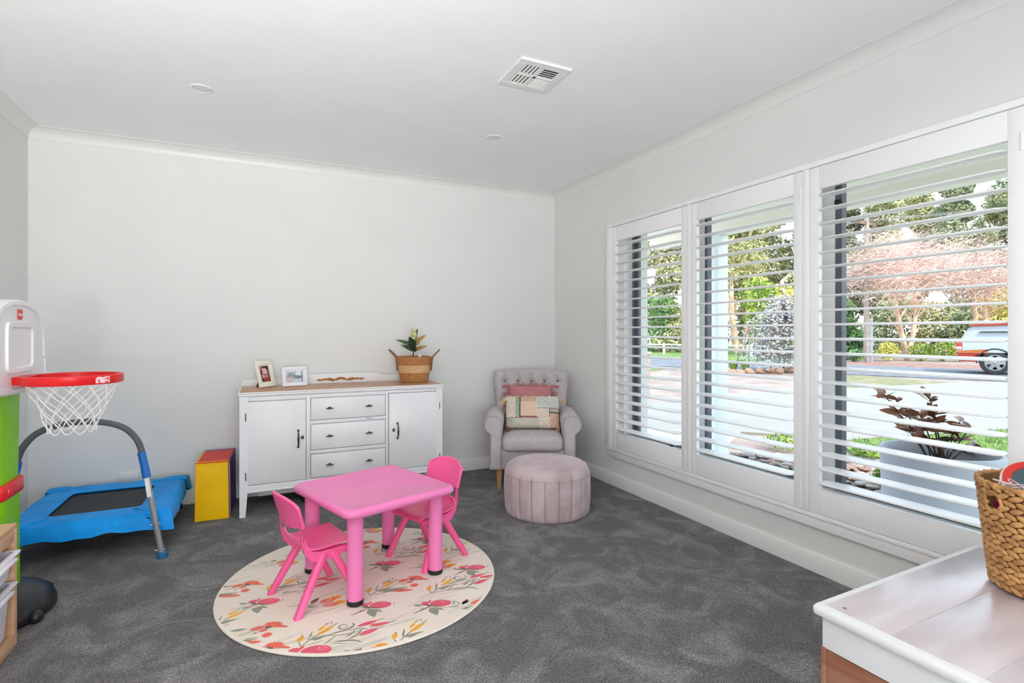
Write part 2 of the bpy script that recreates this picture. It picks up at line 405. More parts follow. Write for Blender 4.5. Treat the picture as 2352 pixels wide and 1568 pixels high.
def put(pts, m, lift=0):
    pts = [Vector(p) for p in pts]
    clipped = not all(inside(p) for p in pts)
    if clipped:
        for k in range(64):          # clip to the round edge
            nn = Vector((cos(2*pi*k/64), sin(2*pi*k/64))); lim = RR-.012; out = []
            for i, p in enumerate(pts):
                q = pts[i-1]; dp, dq = p.dot(nn)-lim, q.dot(nn)-lim
                if (dp < 0) != (dq < 0): out.append(q+(p-q)*(dq/(dq-dp)))
                if dp < 0: out.append(p)
            pts = out
            if len(pts) < 3: return
    lay[0] += 1; pb.mi = m; z = .0132+lift*.00026+(lay[0] % 28)*9e-6
    c = sum(pts, Vector((0, 0)))/len(pts)
    vs = [pb.vert((p.x, p.y, z)) for p in pts]
    if clipped: pb.face(vs); return
    cv = pb.vert((c.x, c.y, z))
    for i in range(len(vs)): pb.face((cv, vs[i], vs[(i+1) % len(vs)]))
def stroke(path, w, m, lift=0):
    path = [Vector(p) for p in path]; L, R_ = [], []
    for i, p in enumerate(path):
        d = path[min(i+1, len(path)-1)]-path[max(i-1, 0)]
        if d.length < 1e-6: continue
        d.normalize(); nn = Vector((-d.y, d.x)); ww = w*(.35+.65*sin(pi*min(max(i/(len(path)-1), .08), .92)))
        L.append(p+nn*ww); R_.append(p-nn*ww)
    lay[0] += 1; z = .0132+lift*.00026+(lay[0] % 28)*9e-6; pb.mi = m
    vl = [pb.vert((p.x, p.y, z+i*4e-6)) for i, p in enumerate(L)]; vr = [pb.vert((p.x, p.y, z+i*4e-6)) for i, p in enumerate(R_)]
    for i in range(len(vl)-1):
        if inside(L[i]) and inside(L[i+1]) and inside(R_[i]) and inside(R_[i+1]): pb.face((vl[i], vl[i+1], vr[i+1], vr[i]))
# motif frame: e1 = to the right in the photograph, e2 = away from the camera
e1 = Vector((cos(YAW), -sin(YAW))); e2 = Vector((sin(YAW), cos(YAW)))
def mot(o, s=1.0, flip=1):
    lay[0] = 0
    return lambda x, y: o+(e1*x*flip+e2*y)*s
def leafshape(f, x0, y0, x1, y1, w, m, lift=0, n=9):
    d = Vector((x1-x0, y1-y0)); nn = Vector((-d.y, d.x)).normalized(); A, Bp = [], []
    for i in range(n+1):
        t_ = i/n; ww = w*sin(pi*t_**.8)
        p = Vector((x0, y0))+d*t_; A.append(p+nn*ww); Bp.append(p-nn*ww)
    put([f(*p) for p in A]+[f(*p) for p in reversed(Bp[1:-1])], m, lift)
def blob(f, x, y, rx, ry, m, lift=0, rot=0.0, jag=0.0, n=18):
    out = []
    for i in range(n):
        a = 2*pi*i/n; k = 1+(jag if i % 2 else -jag)
        u, v = rx*cos(a)*k, ry*sin(a)*k
        out.append(f(x+u*cos(rot)-v*sin(rot), y+u*sin(rot)+v*cos(rot)))
    put(out, m, lift)
def line(f, pts, w, m, lift=0): stroke([f(*p) for p in [(q.x, q.y) for q in smooth_path([(a, c, 0) for a, c in pts], 5)]], w, m, lift)
def m_bud(o, s=1.0, up=0):
    f = mot(o, s)
    line(f, [(-.075, -.07), (-.03, -.025), (.0, .0)], .004, BRN)
    line(f, [(-.05, -.028), (-.02, -.02)], .003, BRN)
    leafshape(f, -.10, .012, .0, .0, .010, GRN); leafshape(f, .0, -.005, .045, -.085, .024, GRN); leafshape(f, .01, -.01, .075, -.035, .010, GRN)
    blob(f, .045, .032, .055, .034, PINK, 1, .15); blob(f, -.035, .03, .022, .018, PINK, 1, .4, .12)
    leafshape(f, -.02, .035, -.01, .065, .008, PINK, 1); leafshape(f, -.02, .008, .07, -.002, .006, BRN, 2); leafshape(f, -.045, .02, .01, .0, .007, BRN, 2)
    for k in range(5): blob(f, .05+.012*(k % 3), .04+.010*(k//2), .003, .003, PALE, 3, n=6)
    line(f, [(.105, .03), (.112, .045), (.108, .06)], .0025, GRN)
def m_yel(o, s=1.0):
    f = mot(o, s)
    line(f, [(-.02, -.085), (.0, -.03), (.045, .05), (.07, .10)], .0035, GRN)
    line(f, [(-.02, -.08), (-.045, -.045)], .003, GRN); blob(f, -.047, -.02, .014, .026, YEL, 1); leafshape(f, -.047, .0, -.047, .018, .003, BRN, 2)
    leafshape(f, -.005, -.03, -.012, .05, .006, GRN); leafshape(f, .0, -.03, .095, .025, .010, GRN); leafshape(f, .06, .0, .02, -.035, .008, GRN)
    for a in ((.02, .02, .065, .055), (.015, .05, .035, .105), (.04, .055, .085, .10), (.03, .035, .075, .075)): leafshape(f, *a, .010, YEL, 1)
    for a in ((.03, .10, .045, .135), (.07, .10, .095, .13), (.06, .115, .055, .14)): leafshape(f, *a, .004, GRN, 1)
    line(f, [(-.01, -.075), (.04, -.05), (.07, -.03)], .0025, GRN)
def m_swirl(o, s=1.0):
    f = mot(o, s)
    line(f, [(-.02, .055), (-.05, .065), (-.06, .04), (-.04, .02), (-.02, .035), (-.015, .05)], .004, GRN)
    line(f, [(-.0, .08), (.01, .055), (-.01, .02), (-.06, -.01), (-.09, -.035)], .006, GRN)
    line(f, [(-.09, -.035), (-.03, -.03), (.03, -.01), (.06, .02)], .0035, GRN); line(f, [(-.05, -.03), (-.07, -.08), (-.09, -.11)], .0035, GRN)
    line(f, [(-.09, -.11), (-.03, -.085), (.05, -.075), (.09, -.09)], .006, GRN); line(f, [(-.05, -.105), (.0, -.1), (.02, -.095)], .0025, GRN)
    line(f, [(.02, -.065), (.05, -.03), (.065, .02)], .006, GRN); line(f, [(.0, -.05), (.02, -.02), (.03, .01)], .005, GRN)
    line(f, [(.0, .01), (.05, .03), (.1, .02)], .004, GRN)
    for a, w in (((.03, .045, .13, .11), .016), ((.10, .05, .20, .09), .015), ((.06, -.035, .15, .035), .018)):
        leafshape(f, *a, w, PINK, 1); line(f, [(a[2]-.01, a[3]-.006), (a[2]+.02, a[3]+.016)], .003, GRN, 2)
    blob(f, .11, .06, .018, .012, CORAL, 2, .5)
def m_gum(o, s=1.0):
    f = mot(o, s)
    leafshape(f, -.13, .005, -.02, .025, .012, GRN); line(f, [(-.11, -.09), (-.03, -.01), (.03, .025), (.12, .045)], .003, GRN); line(f, [(-.12, -.11), (-.03, -.07), (.04, -.05)], .0035, GRN)
    leafshape(f, -.1, -.115, .05, -.06, .014, GRN)
    blob(f, .065, .065, .045, .026, CORAL, 1, .0, .16, 30); blob(f, -.0, .03, .035, .016, CORAL, 1, .5, .14, 24); blob(f, .11, .05, .04, .010, CORAL, 1, -.15, .2, 22)
    blob(f, .05, .04, .018, .010, BRN, 2, .1); blob(f, .04, .01, .022, .012, CORAL, 1, .6, .14)
    blob(f, .075, -.03, .024, .022, CORAL, 1, .2, .18, 24); blob(f, .02, -.095, .055, .014, CORAL, 1, .15, .16, 28)
    leafshape(f, .0, -.02, .02, -.01, .004, BRN, 1)
def m_org(o, s=1.0):
    f = mot(o, s)
    line(f, [(-.17, -.05), (-.09, -.035), (-.02, -.03), (.03, -.025)], .0035, GRN)
    line(f, [(-.12, -.035), (-.085, -.02), (-.075, .005), (-.10, .012), (-.105, -.008), (-.09, -.014)], .003, GRN)
    leafshape(f, -.05, -.02, -.03, .05, .016, BRN); leafshape(f, -.06, -.055, .0, -.045, .012, GRN)
    leafshape(f, -.01, -.01, .085, .05, .024, CORAL, 1); leafshape(f, .02, -.04, .12, -.01, .026, CORAL, 1)
    for k in range(4): line(f, [(.0+.01*k, -.012+.012*k), (.05+.005*k, .012+.012*k)], .0015, PALE, 2); line(f, [(.03, -.05+.011*k), (.085, -.04+.011*k)], .0015, PALE, 2)
    blob(f, .062, .05, .030, .020, ORG, 2, .2); blob(f, .105, .0, .028, .020, ORG, 2, .1); blob(f, .055, .045, .007, .004, BRN, 3); blob(f, .098, -.004, .007, .004, BRN, 3)
def m_ghost(o, s=1.0):
    f = mot(o, s); gk[0] += 1; lay[0] = gk[0]*2; leafshape(f, -.12, -.10, .10, .10, .016, PALE); leafshape(f, -.02, -.06, .16, .05, .012, SAGE if rnd.random() < .4 else PALE)
G_ = random.Random(3)
gk = [0]
for k in range(34):
    a, rr = G_.random()*2*pi, .66*sqrt(G_.random()); m_ghost(Vector((rr*cos(a), rr*sin(a))), .8)
for px, py in ((990, 1392), (590, 1388), (850, 1396), (880, 1298), (1075, 1308), (975, 1240)): m_bud(rugp(px, py), .92)
for px, py in ((715, 1462), (930, 1455), (640, 1345), (1005, 1347), (868, 1352), (1040, 1260), (880, 1262), (505, 1425)): m_yel(rugp(px, py), .85)
for px, py in ((800, 1450), (1065, 1335), (700, 1342), (945, 1265), (700, 1262), (560, 1268)): m_swirl(rugp(px, py), .85)
for px, py in ((585, 1450), (925, 1338), (540, 1350), (820, 1252), (585, 1500)): m_gum(rugp(px, py), .85)
for px, py in ((738, 1382), (1000, 1297), (638, 1292), (840, 1497), (1085, 1385), (840, 1218), (985, 1222)): m_org(rugp(px, py), .85)
m_bud(rugp(690, 1506), 1.1)
pb.build('flower_print', PM, rug, smooth=0)

# ------------------------------------------------------------------ pink table
t = thing('kids_table', 'pink plastic square play table with round legs on the floral mat', 'table', (.556, 2.866, .013), radians(18.5))
hx, hy = .315, .325
b = B(); prof = [(.030, .424), (.008, .428), (.001, .436), (0, .447), (.004, .458), (.012, .4655), (.022, .467), (.028, .4655), (.033, .4635)]
b.loft([rrect(hx-i, hy-i, .055-min(i, .02)*.6, 6, z) for i, z in prof]); b.build('table_top', M_pink, t, smooth=50)
b = B(); b.prism([(p.x, p.y) for p in rrect(hx-.06, hy-.06, .03, 4)], .405, .425); b.build('apron', M_pink, t)
for sx in (-1, 1):
    for sy in (-1, 1):
        c = (sx*.2312, sy*.2375)
        b = B(); b.loft([circ(c, .036, 24, .022), circ(c, .0375, 24, .40), circ(c, .0375, 24, .426)]); lg = b.build('leg', M_pink, t)
        b = B(); b.loft([circ(c, .0345, 24, 0), circ(c, .038, 24, .003), circ(c, .038, 24, .022), circ(c, .036, 24, .0235)]); f_ = b.build('foot_cap', M_black, lg); f_['label'] = 'black rubber foot cap'

# ------------------------------------------------------------------ pink kids chairs (front +x)
def kid_chair(label, loc, rz):
    t = thing('kids_chair', label, 'chair', loc, rz, 'pink plastic kids chairs')
    # seat shell: profile along the centre line, dished across
    P = smooth_path([(.150, 0, .252), (.140, 0, .262), (.10, 0, .266), (.02, 0, .259), (-.055, 0, .260), (-.090, 0, .272), (-.112, 0, .294), (-.121, 0, .315), (-.123, 0, .328)], 4)
    b = B(); rows = []; nu = 14; m = len(P)
    for i, p in enumerate(P):
        s_ = i/(m-1); back = max(0, min(1, (s_-.62)/.3)); hw = .128+.008*sin(pi*s_)-.006*back
        hw *= (1-.18*max(0, 1-s_*7)**2)
        row = []
        for k in range(nu+1):
            u = -1+2*k/nu; dish = (u*u)*(.012*(1-back))
            bow = (1-u*u)*(-.030)*back*.9+.02*back
            row.append(Vector((p.x+bow*1.0+(0 if back else 0), u*hw, p.z+dish-(.010*(1-s_*6) if s_ < 1/6 else 0)*abs(u)**3)))
        rows.append(row)
    b.loft(rows, closed=False)
    bmesh.ops.recalc_face_normals(b.bm, faces=b.bm.faces)
    bmesh.ops.solidify(b.bm, geom=list(b.bm.faces), thickness=.009)
    b.build('seat', M_hot, t, smooth=60)
    # under-seat skirt and side rails
    for sy in (-1, 1):
        b = B(); rings = []
        for x, z, w, hh in ((.125, .246, .010, .012), (.05, .238, .014, .020), (-.03, .236, .015, .024), (-.07, .246, .014, .024), (-.104, .280, .012, .018), (-.118, .325, .010, .014), (-.122, .385, .010, .011)):
            rings.append([Vector((x, sy*(.121+dx), z+dz)) for dx, dz in ((-w, -hh), (w, -hh), (w, hh), (-w, hh))])
        b.loft(rings); b.build('side_rail', M_hot, t, smooth=50)
    # backrest: curved panel with rolled rim
    b = B(); rows = []; nv = 10
    for j in range(nv+1):
        v = j/nv; z = .386+.134*v; x0 = -.116-.038*v; hw = .134+.006*v-.022*max(0, (v-.80)/.2)**2
        row = []
        for k in range(nu+1):
            u = -1+2*k/nu
            row.append(Vector((x0-.030*(1-u*u)+.004, u*hw, z-.020*abs(u)**3*max(0, v-.7)/.3+(.006*(1-u*u) if v > .9 else 0)-(.012*(1-u*u) if v < .05 else 0))))
        rows.append(row)
    b.loft(rows, closed=False)
    bmesh.ops.recalc_face_normals(b.bm, faces=b.bm.faces)
    bmesh.ops.solidify(b.bm, geom=list(b.bm.faces), thickness=.008)
    bk = b.build('backrest', M_hot, t, smooth=60)
    rim = [rows[0][0]]+[r[0] for r in rows[1:]]+rows[-1][1:-1]+[r[-1] for r in reversed(rows)]
    b = B(); b.tube([Vector(p) for p in rim], .0085, 8); b.build('rim', M_hot, bk, smooth=60)
    # inverted-V legs on both sides
    for sy in (-1, 1):
        for fx, apex in ((.150, .028), (-.152, -.012)):
            rings = []
            for i in range(6):
                q = i/5; x = apex+(fx-apex)*q; y = sy*(.122+.038*q); z = .245*(1-q)
                w, d = .0175-.002*q, .020-.005*q
                if q == 0: z += .0
                rings.append([Vector((x+d*c_, y+w*s__, z)) for c_, s__ in ((-1, -.7), (-.7, -1), (.7, -1), (1, -.7), (1, .7), (.7, 1), (-.7, 1), (-1, .7))])
            b = B(); b.loft(rings); b.build('leg', M_hot, t, smooth=50)
    return t
kid_chair('pink plastic kids chair on the left of the table, back towards the trampoline', (.250, 2.737, .0135), atan2(.317, .949))
kid_chair('pink plastic kids chair on the far right of the table, back towards the armchair', (.873, 2.947, .0135), radians(203.5))

# ------------------------------------------------------------------ white sideboard
ox, oy = .617, 4.37
sb = thing('sideboard', 'white painted vintage sideboard with timber top against the back wall', 'sideboard', (ox, oy, 0))
M_top = mat('oak_top', (196, 152, 112), .32, .0, 3, .05, 60, col2=(170, 122, 84), stretch=(1.2, 14, 14), detail=5)
M_pewter = mat('pewter', (92, 90, 88), .35, .1, 40, metal=.85)
FY = 4.138
def sbox(name, x0, x1, y0, y1, z0, z1, bev=.003, m=M_wpaint, par=sb, smooth=30):
    b = B(); b.box(x0-ox, x1-ox, y0-oy, y1-oy, z0, z1, bev); return b.build(name, m, par, smooth)
sbox('carcass', -.100, 1.340, FY+.016, 4.595, .185, .842)
for x0, x1, z0, z1 in ((-.100, -.0815, .19, .842), (.3175, .3445, .214, .842), (.8945, .9155, .214, .842), (1.3335, 1.340, .19, .842), (-.08, .317, .8095, .842), (.345, .894, .8125, .842), (.916, 1.333, .8195, .842), (.345, .894, .6205, .6455), (.345, .894, .4005, .4265), (-.08, 1.333, .19, .2180)):
    sbox('face_frame', x0, x1, FY-.003, FY+.0158, z0, z1, .0012)
for x0, x1, s in ((-.118, -.066, 1), (1.300, 1.352, -1)):
    for ya, yb in ((FY-.012, FY+.035), (4.548, 4.595)):
        b = B(); cx = (x0+x1)/2-ox
        b.loft([[Vector((cx+a*(.019+.007*q)+s*(.007*q-.007), c*(yb-ya)/2*(.72+.28*q)+(ya+yb)/2-oy, z)) for a, c in ((-1, -1), (1, -1), (1, 1), (-1, 1))] for q, z in ((0, 0), (1, .19), (1, .842))])
        b.build('leg', M_wpaint, sb, smooth=30)
sbox('bottom_rail', -.07, 1.31, FY-.008, FY+.03, .176, .214, .002)
sbox('bottom_bead', -.085, 1.325, FY-.016, FY+.01, .168, .180, .005)
sbox('under_rail', .0, .36, 4.265, 4.285, .10, .184, .002)
b = B(); b.loft([rrect(.748-i, .246-j, .012, 3, z) for i, j, z in ((.012, .010, .838), (.003, .003, .842), (0, 0, .850), (.004, .004, .857), (.002, .002, .861), (0, 0, .866), (.004, .004, .871), (.020, .020, .872))])
b.build('top_moulding', M_wpaint, sb, smooth=40, loc=(0, -.0, 0))
b = B(); b.loft([rrect(.732, .230, .008, 3, .868), rrect(.732, .230, .008, 3, .8735), rrect(.728, .226, .008, 3, .875)]); tp = b.build('timber_top', M_top, sb, smooth=40); tp['label'] = 'honey brown timber top'
# shaped backboard
pts = [(-.735, .872), (-.735, .905), (-.725, .918), (-.70, .925), (-.40, .928), (-.355, .932), (-.325, .945), (-.28, .951), (.0, .953), (.28, .951), (.325, .945), (.355, .932), (.40, .928), (.70, .925), (.725, .918), (.735, .905), (.735, .872)]
b = B(); b.prism(pts, 4.598-oy, 4.616-oy, 'y'); bb = b.build('backboard', M_wpaint, sb, smooth=30)
M_gold = mat('carved_gold_timber', (176, 118, 56), .55, .25, 120, .6, 300)
b = B(); gr = random.Random(5)
xc = at_y(783, 868, 4.595).x-ox
for k in range(-9, 10):
    x = xc+k*.0185; z = .905+.006*cos(k*.9)-abs(k)*.0006
    b.ball((x, 4.596-oy, z), .011, .005, .006+.004*max(0, 1-abs(k)/6), u=8, v=6)
    b.ball((x+.006, 4.595-oy, z+(.006 if k % 2 else -.005)), .007, .004, .004, u=7, v=5)
for s in (-1, 1):
    b.tube(smooth_path([(xc+s*.05, 4.595-oy, .90), (xc+s*.09, 4.594-oy, .913), (xc+s*.13, 4.595-oy, .902), (xc+s*.175, 4.595-oy, .906), (xc+s*.19, 4.595-oy, .899)], 4), .0045, 6)
    b.ball((xc+s*.02, 4.594-oy, .915), .012, .005, .006, u=8, v=6)
b.ball((xc, 4.594-oy, .917), .008, .005, .008, u=8, v=6)
og = b.build('carved_ornament', M_gold, bb); og['label'] = 'carved golden timber ornament'
def vhandle(x, zc, par):
    b = B(); Z = lambda d: zc+d
    for s in (-1, 1):
        b.ball((x, FY-.012-oy, Z(s*.058)), .009, .006, .010, u=10, v=6)
    path = [(x, FY-.012-oy, Z(-.058)), (x, FY-.034-oy, Z(-.050)), (x, FY-.040-oy, Z(-.030)), (x, FY-.042-oy, Z(0)), (x, FY-.040-oy, Z(.030)), (x, FY-.034-oy, Z(.050)), (x, FY-.012-oy, Z(.058))]
    pp = smooth_path(path, 4); m = len(pp)-1
    b.tube(pp, [.0035+.0045*exp(-((i/m-.5)/.16)**2)+.002*exp(-((i/m-.28)/.04)**2)+.002*exp(-((i/m-.72)/.04)**2) for i in range(m+1)], 8)
    o = b.build('handle', M_pewter, par); o['label'] = 'dark pewter twisted bar handle'
def doorp(x0, x1, z0, z1, hxp, kx, hingex):
    d = sbox('door', x0, x1, FY-.010, FY+.010, z0, z1, .003)
    vhandle(hxp-ox, .522, d)
    b = B(); b.lathe([(.0125, 0), (.0125, .003), (.008, .004)], 16); o = b.build('keyhole', M_pewter, d, loc=(kx-ox, FY-.010-oy, .530), rot=(pi/2, 0, 0)); o.scale = (.8, 1.15, 1)
    b = B(); b.box(-.003, .003, -.0035, .0, -.008, .005); b.build('keyhole_slot', M_black, d, smooth=0, loc=(kx-ox, FY-.0135-oy, .530))
    for hz in (.700, .285):
        b = B(); b.tube([(hingex-ox, FY-.010-oy, hz-.028), (hingex-ox, FY-.010-oy, hz+.028)], .0042, 8); b.build('hinge', M_pewter, d)
doorp(-.077, .313, .222, .805, .262, .291, -.079)
doorp(.920, .1329*10, .222, .815, .985, .955, 1.330)
for z0, z1 in ((.650, .808), (.431, .616), (.229, .396)):
    d = sbox('drawer', .349, .890, FY-.010, FY+.010, z0, z1, .003)
    zc = (z0+z1)/2+.002
    for hxp in (.478, .765):
        b = B(); b.cyl((hxp-ox, FY-.008-oy, zc+.004), (hxp-ox, FY-.026-oy, zc+.002), .006, .004, 10)
        b.ball((hxp-ox, FY-.030-oy, zc), .029, .012, .0052, u=16, v=8); b.ball((hxp-ox, FY-.028-oy, zc+.006), .012, .007, .005, u=10, v=6)
        o = b.build('handle', M_pewter, d); o['label'] = 'dark pewter oval pull'
sbox('lock_slot', .745, .795, FY-.0042, FY-.0028, .632, .6355, 0, M_black)
# dark storage box pushed beneath the sideboard
t = thing('storage_box', 'black flat storage box pushed under the white sideboard', 'box', (.60, 4.42, 0))
b = B(); b.loft([rrect(.30, .10, .02, 3, 0), rrect(.31, .11, .02, 3, .10)]); b.build('tub', M_black, t)
b = B(); b.loft([rrect(.318, .118, .02, 3, .101), rrect(.318, .118, .02, 3, .118), rrect(.30, .10, .02, 3, .124)]); b.build('lid', M_black, t)

# ------------------------------------------------------------------ photo frames on the sideboard
def photo_frame(label, loc, rz, lean, w, h_, bord, mf, prints, plan):
    t = thing('photo_frame', label, 'photo frame', loc, rz, 'photo frames on the sideboard')
    R_ = Matrix.Rotation(-lean, 4, 'X')
    def part(b, name, m, smooth=30, par=t):
        b.bm.transform(R_); return b.build(name, m, par, smooth)
    b = B()
    for a in ((-w/2, w/2, 0, bord), (-w/2, w/2, h_-bord, h_), (-w/2, -w/2+bord, bord, h_-bord), (w/2-bord, w/2, bord, h_-bord)): b.box(a[0], a[1], -.018, 0, a[2], a[3], .003)
    part(b, 'surround', mf)
    b = B(); b.box(-w/2+bord, w/2-bord, -.008, -.004, bord, h_-bord); part(b, 'mount', mf, 0)
    b = B(); x0, x1, z0, z1 = plan; b.box(x0, x1, -.0095, -.008, z0, z1); ph = part(b, 'photograph', prints[0], 0)
    for k, (pm, cx, cz, rx, rz_, d) in enumerate(prints[1:]):
        b = B(); m = 16; pts = [(min(max(cx+rx*cos(2*pi*i/m), x0), x1), min(max(cz+rz_*sin(2*pi*i/m), z0), z1)) for i in range(m)]
        b.prism(pts, -.0097-.0003*d, -.0094-.0003*d, 'y'); part(b, 'picture_shape', pm, 0, ph)
    b = B(); b.loft([[Vector((-.012, .001, h_*.7)), Vector((.012, .001, h_*.7)), Vector((.012, .004, h_*.7)), Vector((-.012, .004, h_*.7))], [Vector((-.022, .06+h_*.12, .0)), Vector((.022, .06+h_*.12, 0)), Vector((.022, .063+h_*.12, 0)), Vector((-.022, .063+h_*.12, 0))]])
    M2 = Matrix.Identity(4)
    b.bm.transform(M2)
    for v in b.bm.verts:
        if v.co.z > .02: v.co.y += sin(lean)*h_*.7; v.co.z *= cos(lean)
    b.build('easel_back', M_black, t, 0)
    return t
M_cream = mat('cream_frame', (240, 234, 222), .45); M_wf = mat('white_frame', (240, 240, 244), .35)
ph1 = (mat('photo_brown', (96, 54, 42), .3, .5, 60), (mat('photo_dark', (44, 30, 32), .3), .012, .155, .03, .018, 1), (mat('photo_orange', (190, 110, 60), .3), -.03, .15, .014, .02, 1), (mat('photo_skin', (222, 176, 176), .3, .1, 40), .0, .118, .024, .032, 2), (mat('photo_skin2', (205, 150, 160), .3), -.006, .085, .030, .020, 2), (mat('photo_rust', (150, 64, 40), .3, .2, 50), .004, .06, .03, .018, 3))
photo_frame('cream photo frame turned to the right, with a portrait on brown, on the sideboard', (.062, 4.44, .8755), radians(42), radians(17), .155, .205, .030, M_cream, ph1, (-.040, .040, .042, .165))
ph2 = (mat('photo_grey', (196, 204, 214), .3, .15, 50), (mat('photo_cloud', (160, 164, 172), .3, .2, 60), -.025, .075, .035, .030, 1), (mat('photo_warm', (206, 190, 186), .3), -.035, .05, .030, .020, 2), (mat('photo_blue', (128, 142, 158), .3, .2, 50), .03, .07, .028, .014, 1), (mat('photo_light', (224, 230, 238), .3), .035, .10, .026, .018, 1), (mat('photo_edge', (70, 80, 94), .3), .058, .075, .003, .06, 3))
photo_frame('white landscape photo frame with a pale grey picture, second on the sideboard', (.255, 4.425, .8755), radians(14), radians(12), .185, .150, .022, M_wf, ph2, (-.062, .062, .030, .118))

# ------------------------------------------------------------------ basket planter and rubber plant
bx, by, bz = 1.205, 4.44, .8755
bk = thing('basket_planter', 'tan woven basket planter with two loop handles on the sideboard', 'basket', (bx, by, bz))
M_tan = mat('tan_seagrass', (186, 128, 74), .8, .25, 60, .8, 160, stretch=(1, 1, 3)); M_straw = mat('pale_straw', (222, 186, 138), .8, .18, 60, .8, 160, stretch=(1, 1, 3))
def coil(z0, z1, nrow):
    pr = []
    for i in range(nrow*4+1):
        z = z0+(z1-z0)*i/(nrow*4); r = .116+.030*z/.215; pr.append((r+.0028*abs(sin(pi*i/4)), z))
    return pr
for nm, z0, z1, m, c0 in (('lower_band', 0, .078, M_tan, True), ('middle_band', .078, .140, M_straw, False), ('upper_band', .140, .208, M_tan, False)):
    b = B(); b.lathe(coil(z0, z1, 6), 56, cap0=c0, cap1=False, wob=lambda a, z: .0009*sin(a*40+z*400)); b.build(nm, m, bk, smooth=60)
b = B(); b.lathe([(.145, .206), (.146, .211), (.138, .213), (.134, .206), (.122, .03), (0.005, .03)], 48, cap0=False, cap1=True); b.build('inner_wall', M_tan, bk, smooth=60)
for s, ang in ((-1, radians(-YAW*0)), (1, 0)):
    d = Vector((cos(YAW), -sin(YAW), 0))*s; w_ = Vector((sin(YAW), cos(YAW), 0))
    p = lambda o_, l, z: d*o_+w_*l+Vector((0, 0, z))
    b = B(); b.tube(smooth_path([p(.142, -.028, .09), p(.151, -.028, .19), p(.172, -.026, .225), p(.208, -.018, .262), p(.216, 0, .270), p(.208, .018, .262), p(.172, .026, .225), p(.151, .028, .19), p(.142, .028, .09)], 4), .0052, 8)
    hd = b.build('handle', mat('brown_leather', (138, 92, 56), .6, .15, 40), bk); hd['label'] = 'brown loop handle'
pl = thing('rubber_plant', 'small variegated rubber plant growing in the tan basket', 'plant', (bx, by, bz+.03))
b = B(); b.lathe([(.08, .0005), (.10, .13), (.095, .135), (.005, .13)], 28); b.build('soil', mat('dark_soil', (48, 38, 32), .95, .3, 60, .8, 120), pl)
b = B(); stem = smooth_path([(-.012, 0, .13), (-.010, .002, .19), (-.004, 0, .25), (.0, .0, .31)], 4); b.tube(stem, [.0065-.003*i/(len(stem)-1) for i in range(len(stem))], 8); b.build('stem', mat('stem_brown', (78, 66, 50), .7, .2, 60), pl)
def leaf_mesh(L, Wd, curl=.15, fold=.25, n=7, tip=1.0):
    b = B(); rows = []
    for i in range(n+1):
        q = i/n; w = Wd*max(.02, sin(pi*min(1, .06+q*.94)**.85))*(1 if q < .97 else .3); x = L*q; z = -curl*L*q*q
        rows.append([Vector((x, -w, z+fold*w)), Vector((x, -w*.5, z+fold*w*.3)), Vector((x, 0, z)), Vector((x, w*.5, z+fold*w*.3)), Vector((x, w, z+fold*w))])
    b.loft(rows, closed=False); return b
LG = [mat('leaf_green', (74, 100, 52), .35, .3, 30), mat('leaf_dark', (52, 62, 48), .35, .25, 30), mat('leaf_variegated', (120, 140, 66), .35, 0, 40, col2=(222, 214, 150)), mat('leaf_amber', (150, 130, 60), .35, 0, 40, col2=(206, 170, 110))]
e1v, e2v = Vector((cos(YAW), -sin(YAW), 0)), Vector((sin(YAW), cos(YAW), 0))
def add_leaf(par, base, right, away, up, L, Wd, m, roll=0.0, curl=.15):
    v = (e1v*right+e2v*away+Vector((0, 0, up))).normalized()
    b = leaf_mesh(L, Wd, curl); o = b.build('leaf', m, par, smooth=60)
    zc = (-e2v*1.0+Vector((0, 0, .55))); zc = (zc-v*zc.dot(v)).normalized(); yc = zc.cross(v)
    q = Matrix((v, yc, zc)).transposed().to_quaternion(); o.location = base; o.rotation_mode = 'QUATERNION'; o.rotation_quaternion = q @ Matrix.Rotation(roll, 3, 'X').to_quaternion(); return o
for r_, a_, u_, L, Wd, z, m, roll in ((-.03, -.1, 1, .135, .030, .300, 2, .3), (.16, .1, 1, .130, .026, .300, 0, -.5), (-.95, -.1, .50, .165, .026, .265, 0, .5), (.85, -.2, .80, .140, .030, .280, 3, -.3), (-.18, -.55, .75, .115, .036, .255, 1, .2), (.10, -.55, .60, .115, .034, .225, 1, -.2), (.95, -.1, .50, .130, .028, .225, 3, -.4), (-.90, -.3, .62, .125, .022, .225, 0, .4), (-.45, .6, .5, .10, .028, .26, 1, 0), (.3, .7, .6, .10, .028, .27, 0, 0)):
    add_leaf(pl, (-.005, 0, z), r_, a_, u_, L, Wd, LG[m], roll)
b = B(); b.box(-.013, .013, -.0008, .0008, .0, .075, 0); b.bm.transform(Matrix.Translation((.052, -.035, .128)) @ Matrix.Rotation(radians(-14), 4, 'Y') @ Matrix.Rotation(-YAW, 4, 'Z')); tg = b.build('plant_tag', mat('tag_white', (232, 238, 240), .4), pl, 0); tg['label'] = 'white and blue plant tag'
b = B(); b.box(-.010, .006, -.0013, -.0009, .02, .05, 0); b.bm.transform(Matrix.Translation((.052, -.035, .128)) @ Matrix.Rotation(radians(-14), 4, 'Y') @ Matrix.Rotation(-YAW, 4, 'Z')); b.build('tag_print', mat('tag_print', (70, 92, 110), .4, .4, 200), tg, 0)

